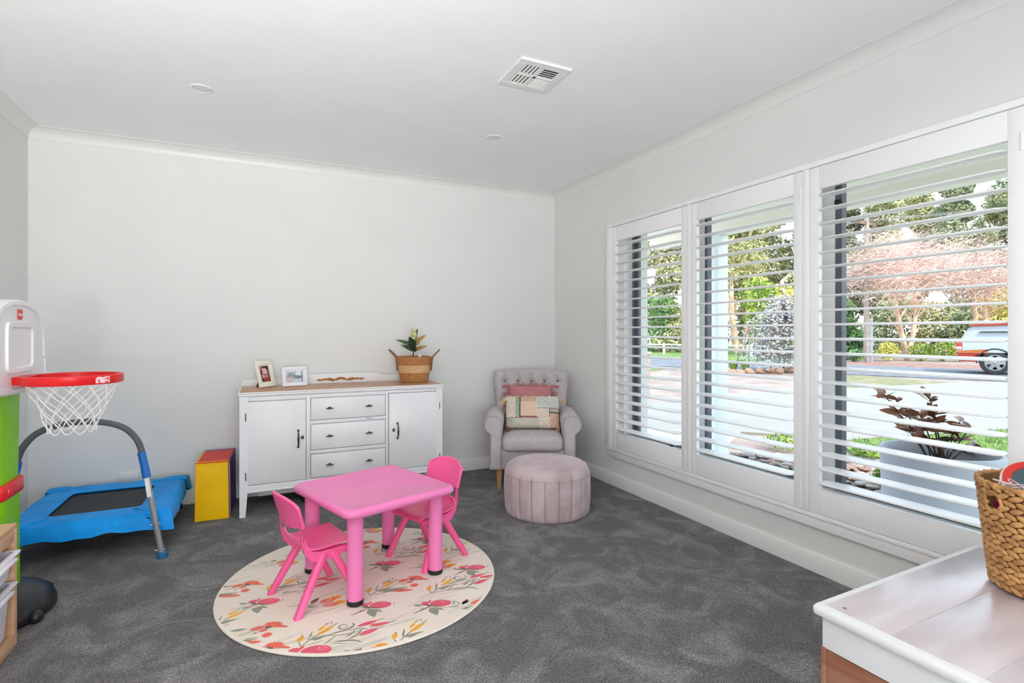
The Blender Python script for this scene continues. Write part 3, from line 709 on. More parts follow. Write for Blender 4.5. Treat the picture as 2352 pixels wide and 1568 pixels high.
# ------------------------------------------------------------------ armchair (front -y)
ac = thing('armchair', 'grey linen tufted armchair with scroll arms and timber legs in the corner', 'armchair', (2.175, 4.125, 0), radians(-26.7))
M_legw = mat('beech_leg', (196, 152, 100), .45, .0, 4, col2=(178, 132, 84), stretch=(8, 8, 1))
for sx in (-1, 1):
    for y in (-.285, .27):
        b = B(); b.loft([[Vector((sx*.275+a*w, y+c*w, z)) for a, c in ((-1, -1), (1, -1), (1, 1), (-1, 1))] for w, z in ((.0145, 0), (.023, .17))]); b.build('leg', M_legw, ac, smooth=0)
b = B(); b.box(-.265, .265, -.325, .30, .165, .335, .018, 3); b.build('base', M_fabric, ac)
b = B(); rings = []
for z, i in ((.318, .022), (.324, .008), (.345, 0), (.405, 0), (.430, .010), (.443, .030), (.450, .07), (.455, .13)): rings.append(rrect(.253-i, .265-i, .05, 6, z, 0, -.090))
b.loft(rings); b.build('seat_cushion', M_fabric, ac, smooth=60)
def arm_outline(k=1.0, inset=0.0):
    c = (.322, .535); r = .080-inset; pts = [(.252+inset, .168+inset), (.254+inset, .44)]
    for i in range(15):
        a = radians(196-(196+52)*i/14); pts.append((c[0]+r*cos(a), c[1]+r*sin(a)))
    pts += [(.350-inset, .455), (.352-inset, .168+inset)]
    return pts
for sx in (-1, 1):
    O = arm_outline(); I = arm_outline(1, .014)
    b = B()
    b.loft([[Vector((sx*x, y, z)) for x, z in pts] for y, pts in ((-.338, arm_outline(1, .012)), (-.345, arm_outline(1, .004)), (-.333, O), (.20, O), (.27, arm_outline(1, .012)))])
    am = b.build('arm', M_fabric, ac, smooth=50)
    b = B(); b.loft([[Vector((sx*x, y, z)) for x, z in I] for y in (-.336, -.352)]); pn = b.build('arm_front_panel', M_fabric, am, smooth=50)
    b = B(); b.tube([Vector((sx*x, -.349, z)) for x, z in I], .005, 6, closed=False); b.build('piping', M_fabric, am, smooth=60)
    b = B()
    for i in range(7):
        a = radians(170-28*i); p = Vector((sx*(.322+.070*cos(a)), -.347, .535+.070*sin(a))); q = Vector((sx*(.322+.080*cos(a)), -.325, .535+.080*sin(a)))
        b.tube([p, q], .0022, 5)
    b.build('gather_seam', mat('linen_fold', (128, 120, 120), .95), am)
# tufted back
BT = [(-.245, .842), (-.122, .842), (0, .842), (.122, .842), (.245, .842)]; B2 = [(-.18, .735), (-.06, .735), (.06, .735), (.18, .735)]
def segd(px, pz, a, c):
    ax, az = a; cx_, cz = c; dx, dz = cx_-ax, cz-az; t_ = max(0, min(1, ((px-ax)*dx+(pz-az)*dz)/(dx*dx+dz*dz))); return sqrt((px-ax-dx*t_)**2+(pz-az-dz*t_)**2)
CRE = [(p, (p[0]*1.02, .93)) for p in BT]+[(BT[i], B2[i]) for i in range(4)]+[(BT[i+1], B2[i]) for i in range(4)]+[(B2[i], (B2[i][0], .45)) for i in range(4)]
b = B(); nu, nv = 64, 44; Fr, Bk = [], []
for j in range(nv+1):
    v = j/nv; z = .36+.572*v; hw = .290+.062*v; rf, rb = [], []
    for i in range(nu+1):
        u = -1+2*i/nu; x = u*hw
        y = .165+.115*v-.030*u*u-.008
        edge = max(0, (abs(u)-.90)/.10); top = max(0, (v-.95)/.05)
        dep = 0.0
        if z > .55:
            for p in BT+B2: dep = max(dep, .036*exp(-((x-p[0])**2+(z-p[1])**2)/.0006))
            for a, c in CRE:
                dd = segd(x, z, a, c)
                if dd < .05: dep = max(dep, .019*exp(-dd*dd/.00012))
        rf.append(Vector((x, y+dep+.035*edge**2+.035*top**2, z+(.012 if v > .93 else 0)*(1-u*u)-.020*edge**2*(1 if v > .9 else 0))))
        rb.append(Vector((x*.985, y+.115-.025*edge-.02*top, z)))
    Fr.append(rf); Bk.append(rb)
rows = [f_+list(reversed(g_)) for f_, g_ in zip(Fr, Bk)]
b.loft(rows, closed=True); b.build('backrest', M_fabric, ac, smooth=60)
for p in BT+B2:
    v = (p[1]-.36)/.572; u = p[0]/(.29+.062*v)
    b = B(); b.ball((p[0], .165+.115*v-.03*u*u-.008+.022, p[1]), .011, .007, .011, u=10, v=6); b.build('button', mat('button_linen', (122, 114, 112), .9), ac)
for sx in (-1, 1):
    b = B(); b.tube([Vector((sx*.345, .268-.03, .765)), Vector((sx*.30, .256-.025, .765)), Vector((sx*.262, .244-.018, .765))], .0025, 5); b.build('seam', mat('linen_fold', (128, 120, 120), .95), ac)

# cushions leaning on the armchair back
def pillow(b, hw, hh, th, fm=None, nu=36, nv=22, pinch=.10, back=True):
    def pt(u, v, s):
        k = (1-abs(u)**3.2)*(1-abs(v)**3.2); t_ = th*max(0, k)**.48
        return Vector((u*hw*(1-pinch*.5*v*v*(1-abs(u))-0), s*t_, v*hh*(1-pinch*.5*u*u*(1-abs(v)))))
    for s in (-1, 1):
        V = [[b.vert(pt(-1+2*i/nu, -1+2*j/nv, s)) for i in range(nu+1)] for j in range(nv+1)]
        for j in range(nv):
            for i in range(nu):
                b.mi = fm((i+.5)/nu, (j+.5)/nv) if (fm and s < 0) else 0
                b.face((V[j][i], V[j][i+1], V[j+1][i+1], V[j+1][i]))
    bmesh.ops.remove_doubles(b.bm, verts=b.bm.verts, dist=1e-5)
def tassel(par, p, d, L, m, name='tassel', seed=0):
    g = random.Random(seed); b = B(); d = Vector(d).normalized(); a = d.orthogonal().normalized(); c = d.cross(a)
    b.ball(p, .008, u=8, v=6)
    for k in range(12):
        an = 2*pi*k/12; o = (a*cos(an)+c*sin(an)); r1 = .012*g.uniform(.7, 1.3)
        P = Vector(p); b.tube([P+o*.003, P+d*L*.4+o*r1*.8, P+d*L*g.uniform(.85, 1.1)+o*r1*1.1+Vector((0, 0, -.004))], [.0032, .0032, .0018], 5)
    return b.build(name, m, par, smooth=60)
def armchair_point(x, y, z):
    return ac.matrix_basis @ Vector((x, y, z))
th = radians(-26.7); R_ac = Matrix.Rotation(th, 3, 'Z')
def ac_world(x, y, z): return Vector((2.175, 4.125, 0))+R_ac @ Vector((x, y, z))
M_rose = mat('dusty_rose_cotton', (186, 122, 126), .9, .06, 20, .4, 600, bdist=.001)
c1 = thing('rose_cushion', 'dusty rose cushion with chunky tassels, behind the patchwork cushion on the armchair', 'cushion', ac_world(-.01, .045, .460), th)
T1 = Matrix.Rotation(radians(-16), 4, 'X')
b = B(); pillow(b, .195, .182, .062); b.bm.transform(T1 @ Matrix.Translation((0, 0, .185))); b.build('cover', M_rose, c1, smooth=70)
sd = 0
for sx in (-1, 1):
    for z, o in ((.362, .5), (.315, .15), (.265, .0), (.21, -.1), (.15, -.2)):
        sd += 1; p = T1 @ Vector((sx*.188, 0, z)); tassel(c1, p, (sx*.75, -.35, -.55+o), .072, M_rose, seed=sd)
for x in (-.12, -.06, .0, .06, .12):
    sd += 1; p = T1 @ Vector((x, 0.005, .364)); tassel(c1, p, (.3*(sd % 2)-.15, .25, .5), .030, M_rose, seed=sd)

def dotmat(name, base, dot, scale, size=.28, col3=None):
    m = bpy.data.materials.new(name); m.use_nodes = True; n, L = m.node_tree.nodes, m.node_tree.links; p = n['Principled BSDF']
    t_ = n.new('ShaderNodeTexCoord'); v = n.new('ShaderNodeTexVoronoi'); v.inputs['Scale'].default_value = scale; v.inputs['Randomness'].default_value = .35
    mp = n.new('ShaderNodeMapping'); mp.inputs['Rotation'].default_value = (0, radians(45), 0); mp.inputs['Scale'].default_value = (1, .05, 1)
    L.new(t_.outputs['Object'], mp.inputs[0]); L.new(mp.outputs[0], v.inputs['Vector'])
    r = n.new('ShaderNodeValToRGB'); r.color_ramp.interpolation = 'EASE'
    r.color_ramp.elements[0].position = size*.75; r.color_ramp.elements[0].color = (*lin(dot), 1); r.color_ramp.elements[1].position = size; r.color_ramp.elements[1].color = (*lin(base), 1)
    if col3:
        e = r.color_ramp.elements.new(min(.95, size*1.9)); e.color = (*lin(base), 1); e = r.color_ramp.elements.new(min(1, size*2.1)); e.color = (*lin(col3), 1)
    L.new(v.outputs['Distance'], r.inputs[0]); L.new(r.outputs[0], p.inputs['Base Color']); p.inputs['Roughness'].default_value = .9
    return m
PC = [mat('patch_cream', (226, 210, 190), .9, .08, 40), dotmat('patch_dots', (226, 212, 194), (112, 114, 104), 66, .26), dotmat('patch_green', (178, 190, 164), (86, 100, 86), 74, .36), dotmat('patch_peach', (230, 200, 178), (190, 156, 136), 84, .28),
      dotmat('patch_teal', (226, 228, 216), (92, 116, 112), 90, .38), dotmat('patch_lattice', (208, 204, 188), (104, 110, 96), 110, .42), dotmat('patch_rings', (224, 190, 166), (140, 100, 84), 60, .28, (196, 150, 126)), mat('patch_seam_red', (150, 92, 84), .9, .2, 60), mat('patch_seam_dark', (70, 66, 62), .9, .2, 60)]
def patch(u, v):
    e = .014
    if v < .30:
        if u > .83: return 6
        if u > .62 : return 1
        return 5 if v < .27 else 7
    if u < .18: return 1
    if u < .27: return 2 if u < .255 else 8
    if u < .575:
        if v > .80: return 6
        return 3 if v > .33 else 7
    if v > .60: return 4
    if v > .57: return 7
    if u < .82: return 1 if u < .805 else 8
    return 5 if v > .46 else (8 if v > .43 else 6)
c2 = thing('patchwork_cushion', 'cream patchwork cushion of dotted squares with corner tassels on the armchair seat', 'cushion', ac_world(.005, -.105, .460), th)
T2 = Matrix.Rotation(radians(-24), 4, 'X')
b = B(); pillow(b, .232, .142, .065, patch, 88, 54); b.bm.transform(T2 @ Matrix.Translation((0, 0, .148))); b.build('cover', PC, c2, smooth=70)
for sx, z, d, m in ((-1, .285, (-.8, -.2, -.75), mat('tassel_sand', (222, 188, 142), .9, .1, 60)), (1, .285, (.75, -.2, -.7), mat('tassel_mixed', (206, 170, 138), .9, .25, 60)), (-1, .02, (.12, -.5, -.1), mat('tassel_rust', (176, 104, 86), .9, .2, 60)), (1, .02, (-.1, -.6, -.08), mat('tassel_sand', (222, 188, 142)))):
    tassel(c2, T2 @ Vector((sx*.222, 0, z)), d, .078, m, seed=int(50+z*100+sx))
b = B(); g = random.Random(9)
for k in range(40):
    x = -.22+.44*k/39; p = T2 @ Vector((x, -.01, .287+.003*sin(k))); b.ball(p, .0055*g.uniform(.7, 1.3), u=6, v=5)
b.build('fringe', PC[0], c2)

# ------------------------------------------------------------------ ottoman
def velvet():
    m = bpy.data.materials.new('mauve_velvet'); m.use_nodes = True; n, L = m.node_tree.nodes, m.node_tree.links; p = n['Principled BSDF']
    t_ = n.new('ShaderNodeTexCoord'); z = n.new('ShaderNodeTexNoise'); z.inputs['Scale'].default_value = 7; z.inputs['Detail'].default_value = 3; z.inputs['Distortion'].default_value = .5
    r = n.new('ShaderNodeValToRGB'); r.color_ramp.elements[0].position = .34; r.color_ramp.elements[1].position = .66
    r.color_ramp.elements[0].color = (*lin((178, 156, 157)), 1); r.color_ramp.elements[1].color = (*lin((202, 184, 187)), 1)
    L.new(t_.outputs['Object'], z.inputs['Vector']); L.new(z.outputs[0], r.inputs[0]); L.new(r.outputs[0], p.inputs['Base Color'])
    p.inputs['Roughness'].default_value = .7; p.inputs['Sheen Weight'].default_value = .9; p.inputs['Sheen Roughness'].default_value = .35
    p.inputs['Sheen Tint'].default_value = (*lin((226, 214, 222)), 1)
    return m
M_vel = velvet()
ot = thing('ottoman', 'round mauve velvet ottoman with vertical channels in front of the armchair', 'ottoman', (1.897, 3.360, 0), radians(4))
NS = 20
def channel(a, z):
    x = (a*NS/(2*pi)) % 1.0; d = min(x, 1-x); w = 1.0 if z < .286 else 0.0
    return -.0075*exp(-(d/.06)**2)*w+.003*sin(pi*x)*w
b = B(); b.lathe([(.286, .001), (.296, .006), (.303, .03), (.309, .10), (.311, .18), (.310, .25), (.307, .285), (.300, .312), (.286, .336), (.262, .352), (.22, .361), (.15, .366), (.07, .368), (.008, .369)], 240, wob=lambda a, z: channel(a, z) if z < .31 else 0)
b.build('upholstered_drum', M_vel, ot, smooth=60)
b = B(); pts = [(.3095*cos(2*pi*k/96), .3095*sin(2*pi*k/96), .286) for k in range(96)]; b.tube(pts, .0012, 5, closed=True); b.build('seam_ring', mat('velvet_seam', (168, 140, 140), .9), ot)
for k in range(NS):
    a = 2*pi*k/NS; b = B(); b.tube([Vector(((r-.006)*cos(a), (r-.006)*sin(a), z)) for r, z in ((.304, .03), (.310, .1), (.312, .18), (.310, .286))], .002, 5); b.build('channel_seam', mat('velvet_seam', (168, 140, 140), .9), ot)

# ------------------------------------------------------------------ soft play foam block
fb = thing('foam_block', 'red, yellow and purple soft play foam block beside the sideboard', 'foam block', (-.272, 4.375, 0), radians(-3))
def vinyl(n_, c): return mat(n_, c, .5, .05, 5, .25, 14, bdist=.01, spec=.25)
hw, d0, d1, hh = .108, -.205, .205, .405
def quadpart(name, P, inward, m):
    b = B(); P = [Vector(p) for p in P]; N = Vector(inward)*.012; g = []
    n_ = 5
    grid = [[None]*(n_+1) for _ in range(n_+1)]
    for i in range(n_+1):
        for j in range(n_+1):
            u, v = i/n_, j/n_; p = (P[0]*(1-u)+P[1]*u)*(1-v)+(P[3]*(1-u)+P[2]*u)*v
            grid[i][j] = b.vert(p-N*.35*sin(pi*u)*sin(pi*v)+N*(.25 if i in (0, n_) or j in (0, n_) else 0))
    for i in range(n_):
        for j in range(n_): b.face((grid[i][j], grid[i+1][j], grid[i+1][j+1], grid[i][j+1]))
    bmesh.ops.recalc_face_normals(b.bm, faces=b.bm.faces); bmesh.ops.solidify(b.bm, geom=list(b.bm.faces), thickness=.006)
    return b.build(name, m, fb, smooth=60)
b = B(); b.box(-hw+.008, hw-.008, d0+.008, d1-.008, .004, hh-.008, .01); b.build('foam_core', mat('foam_core', (90, 60, 120), .8), fb)
quadpart('front_panel', [(-hw, d0, .002), (hw, d0, .002), (hw-.004, d0+.004, hh), (-hw+.006, d0+.004, hh)], (0, 1, 0), vinyl('yellow_vinyl', (246, 192, 0)))
quadpart('top_panel', [(-hw+.004, d0, hh), (hw-.004, d0, hh), (hw-.006, d1, hh), (-hw+.006, d1, hh)], (0, 0, -1), vinyl('red_vinyl', (214, 62, 48)))
quadpart('side_panel', [(hw, d0, .002), (hw, d1, .002), (hw-.004, d1, hh), (hw-.004, d0, hh)], (-1, 0, 0), vinyl('purple_vinyl', (72, 38, 132)))
quadpart('side_panel', [(-hw, d0, .002), (-hw, d1, .002), (-hw+.006, d1, hh), (-hw+.006, d0, hh)], (1, 0, 0), vinyl('yellow_vinyl', (246, 192, 0)))
quadpart('back_panel', [(-hw, d1, .002), (hw, d1, .002), (hw-.004, d1, hh), (-hw+.004, d1, hh)], (0, -1, 0), vinyl('purple_vinyl', (72, 38, 132)))

# ------------------------------------------------------------------ trampoline
tcx, tcy = -.865, 4.115
tr = thing('trampoline', 'small blue kids trampoline with grey padded handlebar by the back wall', 'trampoline', (tcx, tcy, 0))
M_blue = mat('blue_vinyl', (0, 152, 240), .5, .12, 5, .5, 16, bdist=.012, spec=.25)
THX, THY, TZ = .375, .420, .225
b = B(); b.tube([(p.x, p.y, TZ-.012) for p in rrect(THX, THY, .06, 5)], .016, 10, closed=True); b.build('frame', M_black, tr)
b = B(); b.loft([rrect(THX-.04, THY-.04, .04, 5, TZ-.004), rrect(THX-.04, THY-.04, .04, 5, TZ+.0005)]); b.build('bounce_mat', mat('black_mesh', (44, 46, 50), .7, .1, 200, .3, 500), tr)
tn = random.Random(4)
def ring(inset, z, rad, amp, sag=0.0):
    n_ = 44; out = []; base = rrect(THX-inset, THY-inset, max(.01, rad), 10)
    # resample straight edges
    full = []
    for i, p in enumerate(base):
        q = base[(i+1) % len(base)]; d = (q-p).length; k = max(1, int(d/.03))
        for j in range(k): full.append(p+(q-p)*(j/k))
    return full, z, amp
def padring(hx_, hy_, z, amp, f, corner=0.0, N=128):
    out = []
    for k in range(N):
        a = 2*pi*k/N; c, s = cos(a), sin(a); e = 16.0 if hx_ < .25 else 7.0; rr = (abs(c/hx_)**e+abs(s/hy_)**e)**(-1/e)
        cn = max(0, (min(abs(c*rr/hx_), abs(s*rr/hy_))-.72)/.28)
        out.append(Vector((c*rr, s*rr, z+amp*(sin(a*f+1)*.6+sin(a*f*2.3)*.4)+corner*cn)))
    return out
b = B()
b.loft([padring(THX-.145, THY-.165, TZ+.006, .0, 5), padring(THX-.150, THY-.170, TZ+.014, .0, 5), padring(THX-.08, THY-.085, TZ+.020, .004, 9), padring(THX-.01, THY-.01, TZ+.018, .004, 7), padring(THX+.018, THY+.018, TZ+.004, .004, 9),
        padring(THX+.028, THY+.028, TZ-.035, .006, 11), padring(THX+.030, THY+.032, TZ-.070, .010, 9, -.015), padring(THX+.024, THY+.026, TZ-.068, .010, 9, -.015), padring(THX+.020, THY+.020, TZ-.03, .004, 11)], True, False, False)
b.build('safety_pad', M_blue, tr, smooth=60)
for sx, sy in ((1, -1), (-1, -1), (1, 1), (-1, 1)):
    for k in range(1):
        b = B()
        b.loft([[Vector((sx*x, sy*y, z)) for x, y in pts] for z, pts in ((TZ+.026, ((.20, .32), (.36, .34), (.38, .405), (.30, .415))), (TZ+.014, ((.19, .31), (.395, .33), (.405, .44), (.28, .43))), (TZ-.085, ((.36, .40), (.412, .40), (.420, .462), (.35, .455))))])
        b.build('corner_flap', M_blue, tr, smooth=60)
# rear legs
for sx in (-1, 1):
    b = B(); b.tube([(sx*.33, .40, TZ-.02), (sx*.345, .448, .02)], .014, 10); lg = b.build('leg', M_black, tr)
    b = B(); b.cyl((sx*.345, .447, 0), (sx*.345, .448, .03), .018, .018, 12); b.build('foot_cap', M_black, lg)
# front legs run up into the handlebar
for sx in (-1, 1):
    p = lambda dx, z: (sx*dx, 3.606-tcy, z)
    b = B(); b.tube([p(.366, .028), p(.318, .309), p(.288, .52)], .0155, 14); lg = b.build('leg', mat('galvanised_tube', (176, 180, 186), .3, .05, 20, metal=.55), tr)
    b = B(); b.lathe([(.026, .0), (.028, .006), (.027, .03), (.022, .036)], 18); b.build('foot_cap', mat('blue_rubber', (38, 104, 160), .5), lg, loc=p(.369, 0))
    b = B(); b.tube([p(.294, .47), p(.282, .545), p(.268, .615)], [.022, .0205, .0205], 14); b.build('sleeve', mat('blue_sleeve', (22, 112, 198), .35), lg)
    b = B(); b.box(-.0105, .0105, -.0175, -.0155, -.055, .055); b.bm.transform(Matrix.Translation(p(.302, .415)) @ Matrix.Rotation(radians(7)*sx*-1, 4, 'Y')); b.build('sticker', M_wf, lg, 0)
    for z, dx in ((.045, .362), (.195, .338)):
        b = B(); b.tube([p(dx-.03, z), p(dx+.022, z+.003)], .0042, 8); b.build('bolt', M_steel, lg)
hb = smooth_path([(.280, 3.606-tcy, .56), (.265, 3.606-tcy, .64), (.240, 3.606-tcy, .70), (.19, 3.606-tcy, .757), (.11, 3.606-tcy, .792), (.0, 3.606-tcy, .806), (-.11, 3.606-tcy, .792), (-.19, 3.606-tcy, .757), (-.240, 3.606-tcy, .70), (-.265, 3.606-tcy, .64), (-.280, 3.606-tcy, .56)], 6)
b = B(); b.tube(hb, .0165, 14); hnd = b.build('handlebar', mat('grey_foam', (98, 102, 108), .85, .08, 60, .3, 200), tr); hnd['label'] = 'grey foam padded handlebar'
b = B(); b.tube([(-.15, .0, TZ-.03), (-.15, 0, .17)], .01, 8); b.tube([(-.08, -.1, TZ-.03), (-.08, -.1, .165)], .008, 8); b.build('spring_clip', M_black, tr)

# ------------------------------------------------------------------ basketball hoop stand
hx0, hyc = -1.0, 3.085
hp = thing('basketball_hoop', 'toy basketball stand with white backboard, red ring and green post', 'basketball hoop', (-1.07, hyc+.01, 0))
OX, OY = -1.07, hyc+.01
M_wplas = mat('white_plastic', (236, 236, 240), .35, .01, 4); M_green = mat('lime_plastic', (132, 208, 0), .4, .05, 4, spec=.3); M_red = mat('red_plastic', (226, 28, 32), .32, .06, 5)
def wb_(x, y, z): return Vector((x-OX, y-OY, z))
b = B()
prof = [(.30, 0.0), (.315, .012), (.31, .04), (.285, .075), (.24, .10), (.17, .118), (.10, .125), (.01, .126)]
b.loft([[Vector((r*.72*cos(2*pi*k/48)-.02, r*.80*sin(2*pi*k/48)+.085, z)) for k in range(48)] for r, z in prof])
bs = b.build('water_base', mat('black_plastic', (30, 31, 34), .35, .1, 8), hp, smooth=60)
for dx, dy, sc in ((.125, .275, .75), (.175, -.045, .9)):
    b = B(); b.ball((dx, dy, .022), .032*sc, .038*sc, .030, u=12, v=8); b.build('base_foot', MATS['black_plastic'], bs)
b = B(); b.lathe([(.028, .118), (.028, .14), (.02, .146)], 16, c=(.1, -.12, -.02)); b.build('filler_cap', MATS['black_plastic'], bs)
def post(z0, z1, hw0, hw1, dx0, dx1):
    return [rrect(dx_, w_, .03, 4, z, 0, .05) for w_, dx_, z in ((hw0, dx0, z0), (hw1, dx1, z1))]
b = B(); b.loft(post(.10, .60, .118, .118, .062, .062)); b.build('lower_post', M_green, hp, smooth=40)
b = B(); b.loft(post(.585, 1.14, .112, .130, .056, .060)); b.build('upper_post', M_green, hp, smooth=40)
b = B(); b.loft([rrect(.070, .126, .036, 4, .552, 0, .05), rrect(.074, .130, .036, 4, .560, 0, .05), rrect(.074, .130, .036, 4, .612, 0, .05), rrect(.070, .126, .036, 4, .620, 0, .05)])
b.box(-.01, .05, .170, .200, .575, .612, .008)
b.box(.06, .082, -.03, .0, .565, .60, .008); cl = b.build('clamp', M_red, hp, smooth=40); cl['label'] = 'red locking collar'
# backboard
half = [(0, 1.438), (.10, 1.432), (.18, 1.412), (.245, 1.375), (.285, 1.325), (.303, 1.265), (.308, 1.165), (.322, 1.155), (.326, 1.060), (.30, 1.035), (.16, 1.022), (0, 1.018)]
outl = [(y, z) for y, z in half]+[(-y, z) for y, z in reversed(half[1:-1])]
def board(inset, x):
    cz = 1.23; return [wb_(x, hyc+y*(1-inset/.32), cz+(z-cz)*(1-inset/.20)) for y, z in outl]
b = B(); b.loft([board(.012, -1.005), board(0, -.998), board(0, -.966), board(.008, -.958), board(.022, -.956), board(.026, -.962), board(.030, -.962)])
bd = b.build('backboard', M_wplas, hp, smooth=30)
def rr_yz(hy_, hz, rad, x, cz, n=5): return [wb_(x, hyc+p.x, cz+p.y) for p in rrect(hy_, hz, rad, n)]
b = B(); b.loft([rr_yz(.150, .112, .03, -.963, 1.225), rr_yz(.147, .109, .03, -.952, 1.225), rr_yz(.128, .090, .025, -.952, 1.225), rr_yz(.124, .086, .025, -.960, 1.225)], True, False, True); b.build('target_frame', M_wplas, bd, smooth=40)
lg = [(-.026, .022), (.026, .022), (.028, -.014), (.019, -.024), (.010, -.016), (0, -.025), (-.010, -.016), (-.019, -.024), (-.028, -.014)]
b = B(); b.loft([[wb_(x, hyc+y, 1.372+z) for y, z in lg] for x in (-.9625, -.9595)]); lo = b.build('logo_badge', mat('badge_red', (222, 60, 44), .4), bd, 0); lo['label'] = 'small red badge with scalloped lower edge and white lettering'
b = B(); g = random.Random(2)
for k in range(8):
    y = hyc-.021+.0055*k; hgt = .010 if k in (0, 3) else .007
    b.box(-.9595-OX, -.9588-OX, y-OY, y+.0038-OY, 1.367, 1.367+hgt)
b.build('badge_lettering', mat('badge_white', (250, 244, 240), .4), lo, 0)
# ring with bracket
rcx, rz_, ro, ri = -.772, 1.078, .190, .170
b = B(); n = 72
b.loft([[wb_(rcx+r*cos(2*pi*k/n), hyc+r*sin(2*pi*k/n), z) for k in range(n)] for r, z in ((ri, rz_-.018), (ri+.003, rz_-.020), (ro-.003, rz_-.020), (ro, rz_-.016), (ro, rz_+.016), (ro-.004, rz_+.020), (ri+.004, rz_+.020), (ri, rz_+.017), (ri, rz_-.018))], True, False, False)
rg = b.build('ring', M_red, hp, smooth=40); rg['label'] = 'glossy red hoop ring'
b = B(); b.loft([[wb_(x, hyc+s*w, rz_+z) for s, z in ((-1, -.016), (1, -.016), (1, .018), (-1, .018))] for x, w in ((-.961, .085), (-.945, .095), (-.915, .118))]); b.build('bracket', M_red, rg, smooth=30)
b = B(); m_ = 14; a0, a1 = radians(-52), radians(-33)
b.loft([[wb_(rcx+r*cos(a0+(a1-a0)*k/m_), hyc+r*sin(a0+(a1-a0)*k/m_), z) for k in range(m_+1)] for r, z in ((ro+.0004, rz_-.014), (ro+.0006, rz_+.014))], closed=False)
st = b.build('sticker', mat('sticker_white', (240, 214, 214), .4, .3, 90, col2=(226, 80, 80), ramp=(.5, .58)), rg, 60); st['label'] = 'white and red printed sticker'
b = B(); NC, NR = 12, 5
def netp(k, j):
    q = j/NR; r = ri*(1-.46*q**.8); a = 2*pi*(k+.5*(j % 2))/NC; wv = .006*sin(k*2.3+j)
    return wb_(rcx+(r+wv)*cos(a), hyc+(r+wv)*sin(a), rz_-.016-.205*q**.95)
for j in range(NR):
    for k in range(NC):
        p = netp(k, j)
        for kk in ((k, k-1) if j % 2 == 0 else (k, k+1)):
            q = netp(kk % NC, j+1); mid = (p+q)/2+Vector((0, 0, -.004)); b.tube([p, mid, q], .0024, 5)
for k in range(NC):
    p, q = netp(k, NR), netp((k+1) % NC, NR)
    b.tube(smooth_path([p, (p*.7+q*.3)+Vector((0, 0, -.022)), (p*.3+q*.7)+Vector((0, 0, -.022)), q], 3), .0024, 5)
nt_ = b.build('net', mat('net_white', (244, 244, 244), .8), rg, smooth=60); nt_['label'] = 'white cord net'

# ------------------------------------------------------------------ pine storage unit with plastic tubs
M_pine = mat('pine', (226, 186, 146), .5, .0, 3, .04, 60, col2=(206, 158, 114), stretch=(6, 1.0, 6), detail=5)
su = thing('storage_unit', 'low pine storage frame with white tubs at the left edge', 'storage unit', (-1.13, 2.40, 0))
X0, X1, Y0, Y1, SZ = -1.345+1.13, -.902+1.13, 1.93-2.40, 2.868-2.40, .503
def pb_(name, *a, bev=.003): b = B(); b.box(*a, bev); return b.build(name, M_pine, su, smooth=30)
pb_('top_board', X0, X1, Y0, Y1, SZ-.018, SZ)
pb_('front_rail', X1-.02, X1, Y0+.03, Y1-.03, SZ-.068, SZ-.0185); pb_('back_rail', X0, X0+.02, Y0+.03, Y1-.03, SZ-.068, SZ-.0185)
for y0, y1 in ((Y0, Y0+.03), (Y1-.03, Y1)):
    pb_('front_post', X1-.045, X1, y0, y1, 0, SZ-.0185); pb_('back_post', X0, X0+.045, y0, y1, 0, SZ-.0185)
    pb_('end_panel', X0+.045, X1-.045, y0+.008, y1-.008, .03, SZ-.0185)
pb_('middle_panel', X0+.02, X1-.02, -.012, .012, .06, SZ-.07)
pb_('bottom_rail', X1-.02, X1, Y0+.03, Y1-.03, .0, .055); pb_('bottom_board', X0, X1-.02, Y0+.03, Y1-.03, .035, .053)
for z in (.392, .264):
    pb_('runner', X0+.02, X1-.05, Y1-.045, Y1-.030, z-.018, z-.006); pb_('runner', X0+.02, X1-.05, .012, .024, z-.018, z-.006)
M_tub = mat('milky_plastic', (232, 230, 240), .35, .02, 4, spec=.5)
def tub(label, z, dep, push):
    t = thing('storage_tub', label, 'tub', (-1.105+push, 2.40+.225, z), 0, 'white tubs in the pine unit')
    b = B(); R_ = [(.212, .182, 0, .02), (.222, .190, .004, .022), (.222, .190, -.003, .022), (.205, .176, -.006, .02)]
    b.loft([rrect(.195, .165, .03, 5, -dep), rrect(.206, .177, .025, 5, -.008), rrect(.224, .191, .02, 5, -.006), rrect(.226, .193, .02, 5, .002), rrect(.222, .189, .02, 5, .004), rrect(.205, .175, .02, 5, .004), rrect(.192, .163, .025, 5, -dep+.004)], True, True, True)
    b.build('body', M_tub, t, smooth=40)
    b = B(); b.box(.224, .246, -.09, .09, -.008, .003, .003); b.build('lip', M_tub, t, smooth=30)
tub('upper white plastic tub in the pine storage frame', .404, .095, .010)
tub('lower, deeper white plastic tub in the pine storage frame', .276, .20, .0)

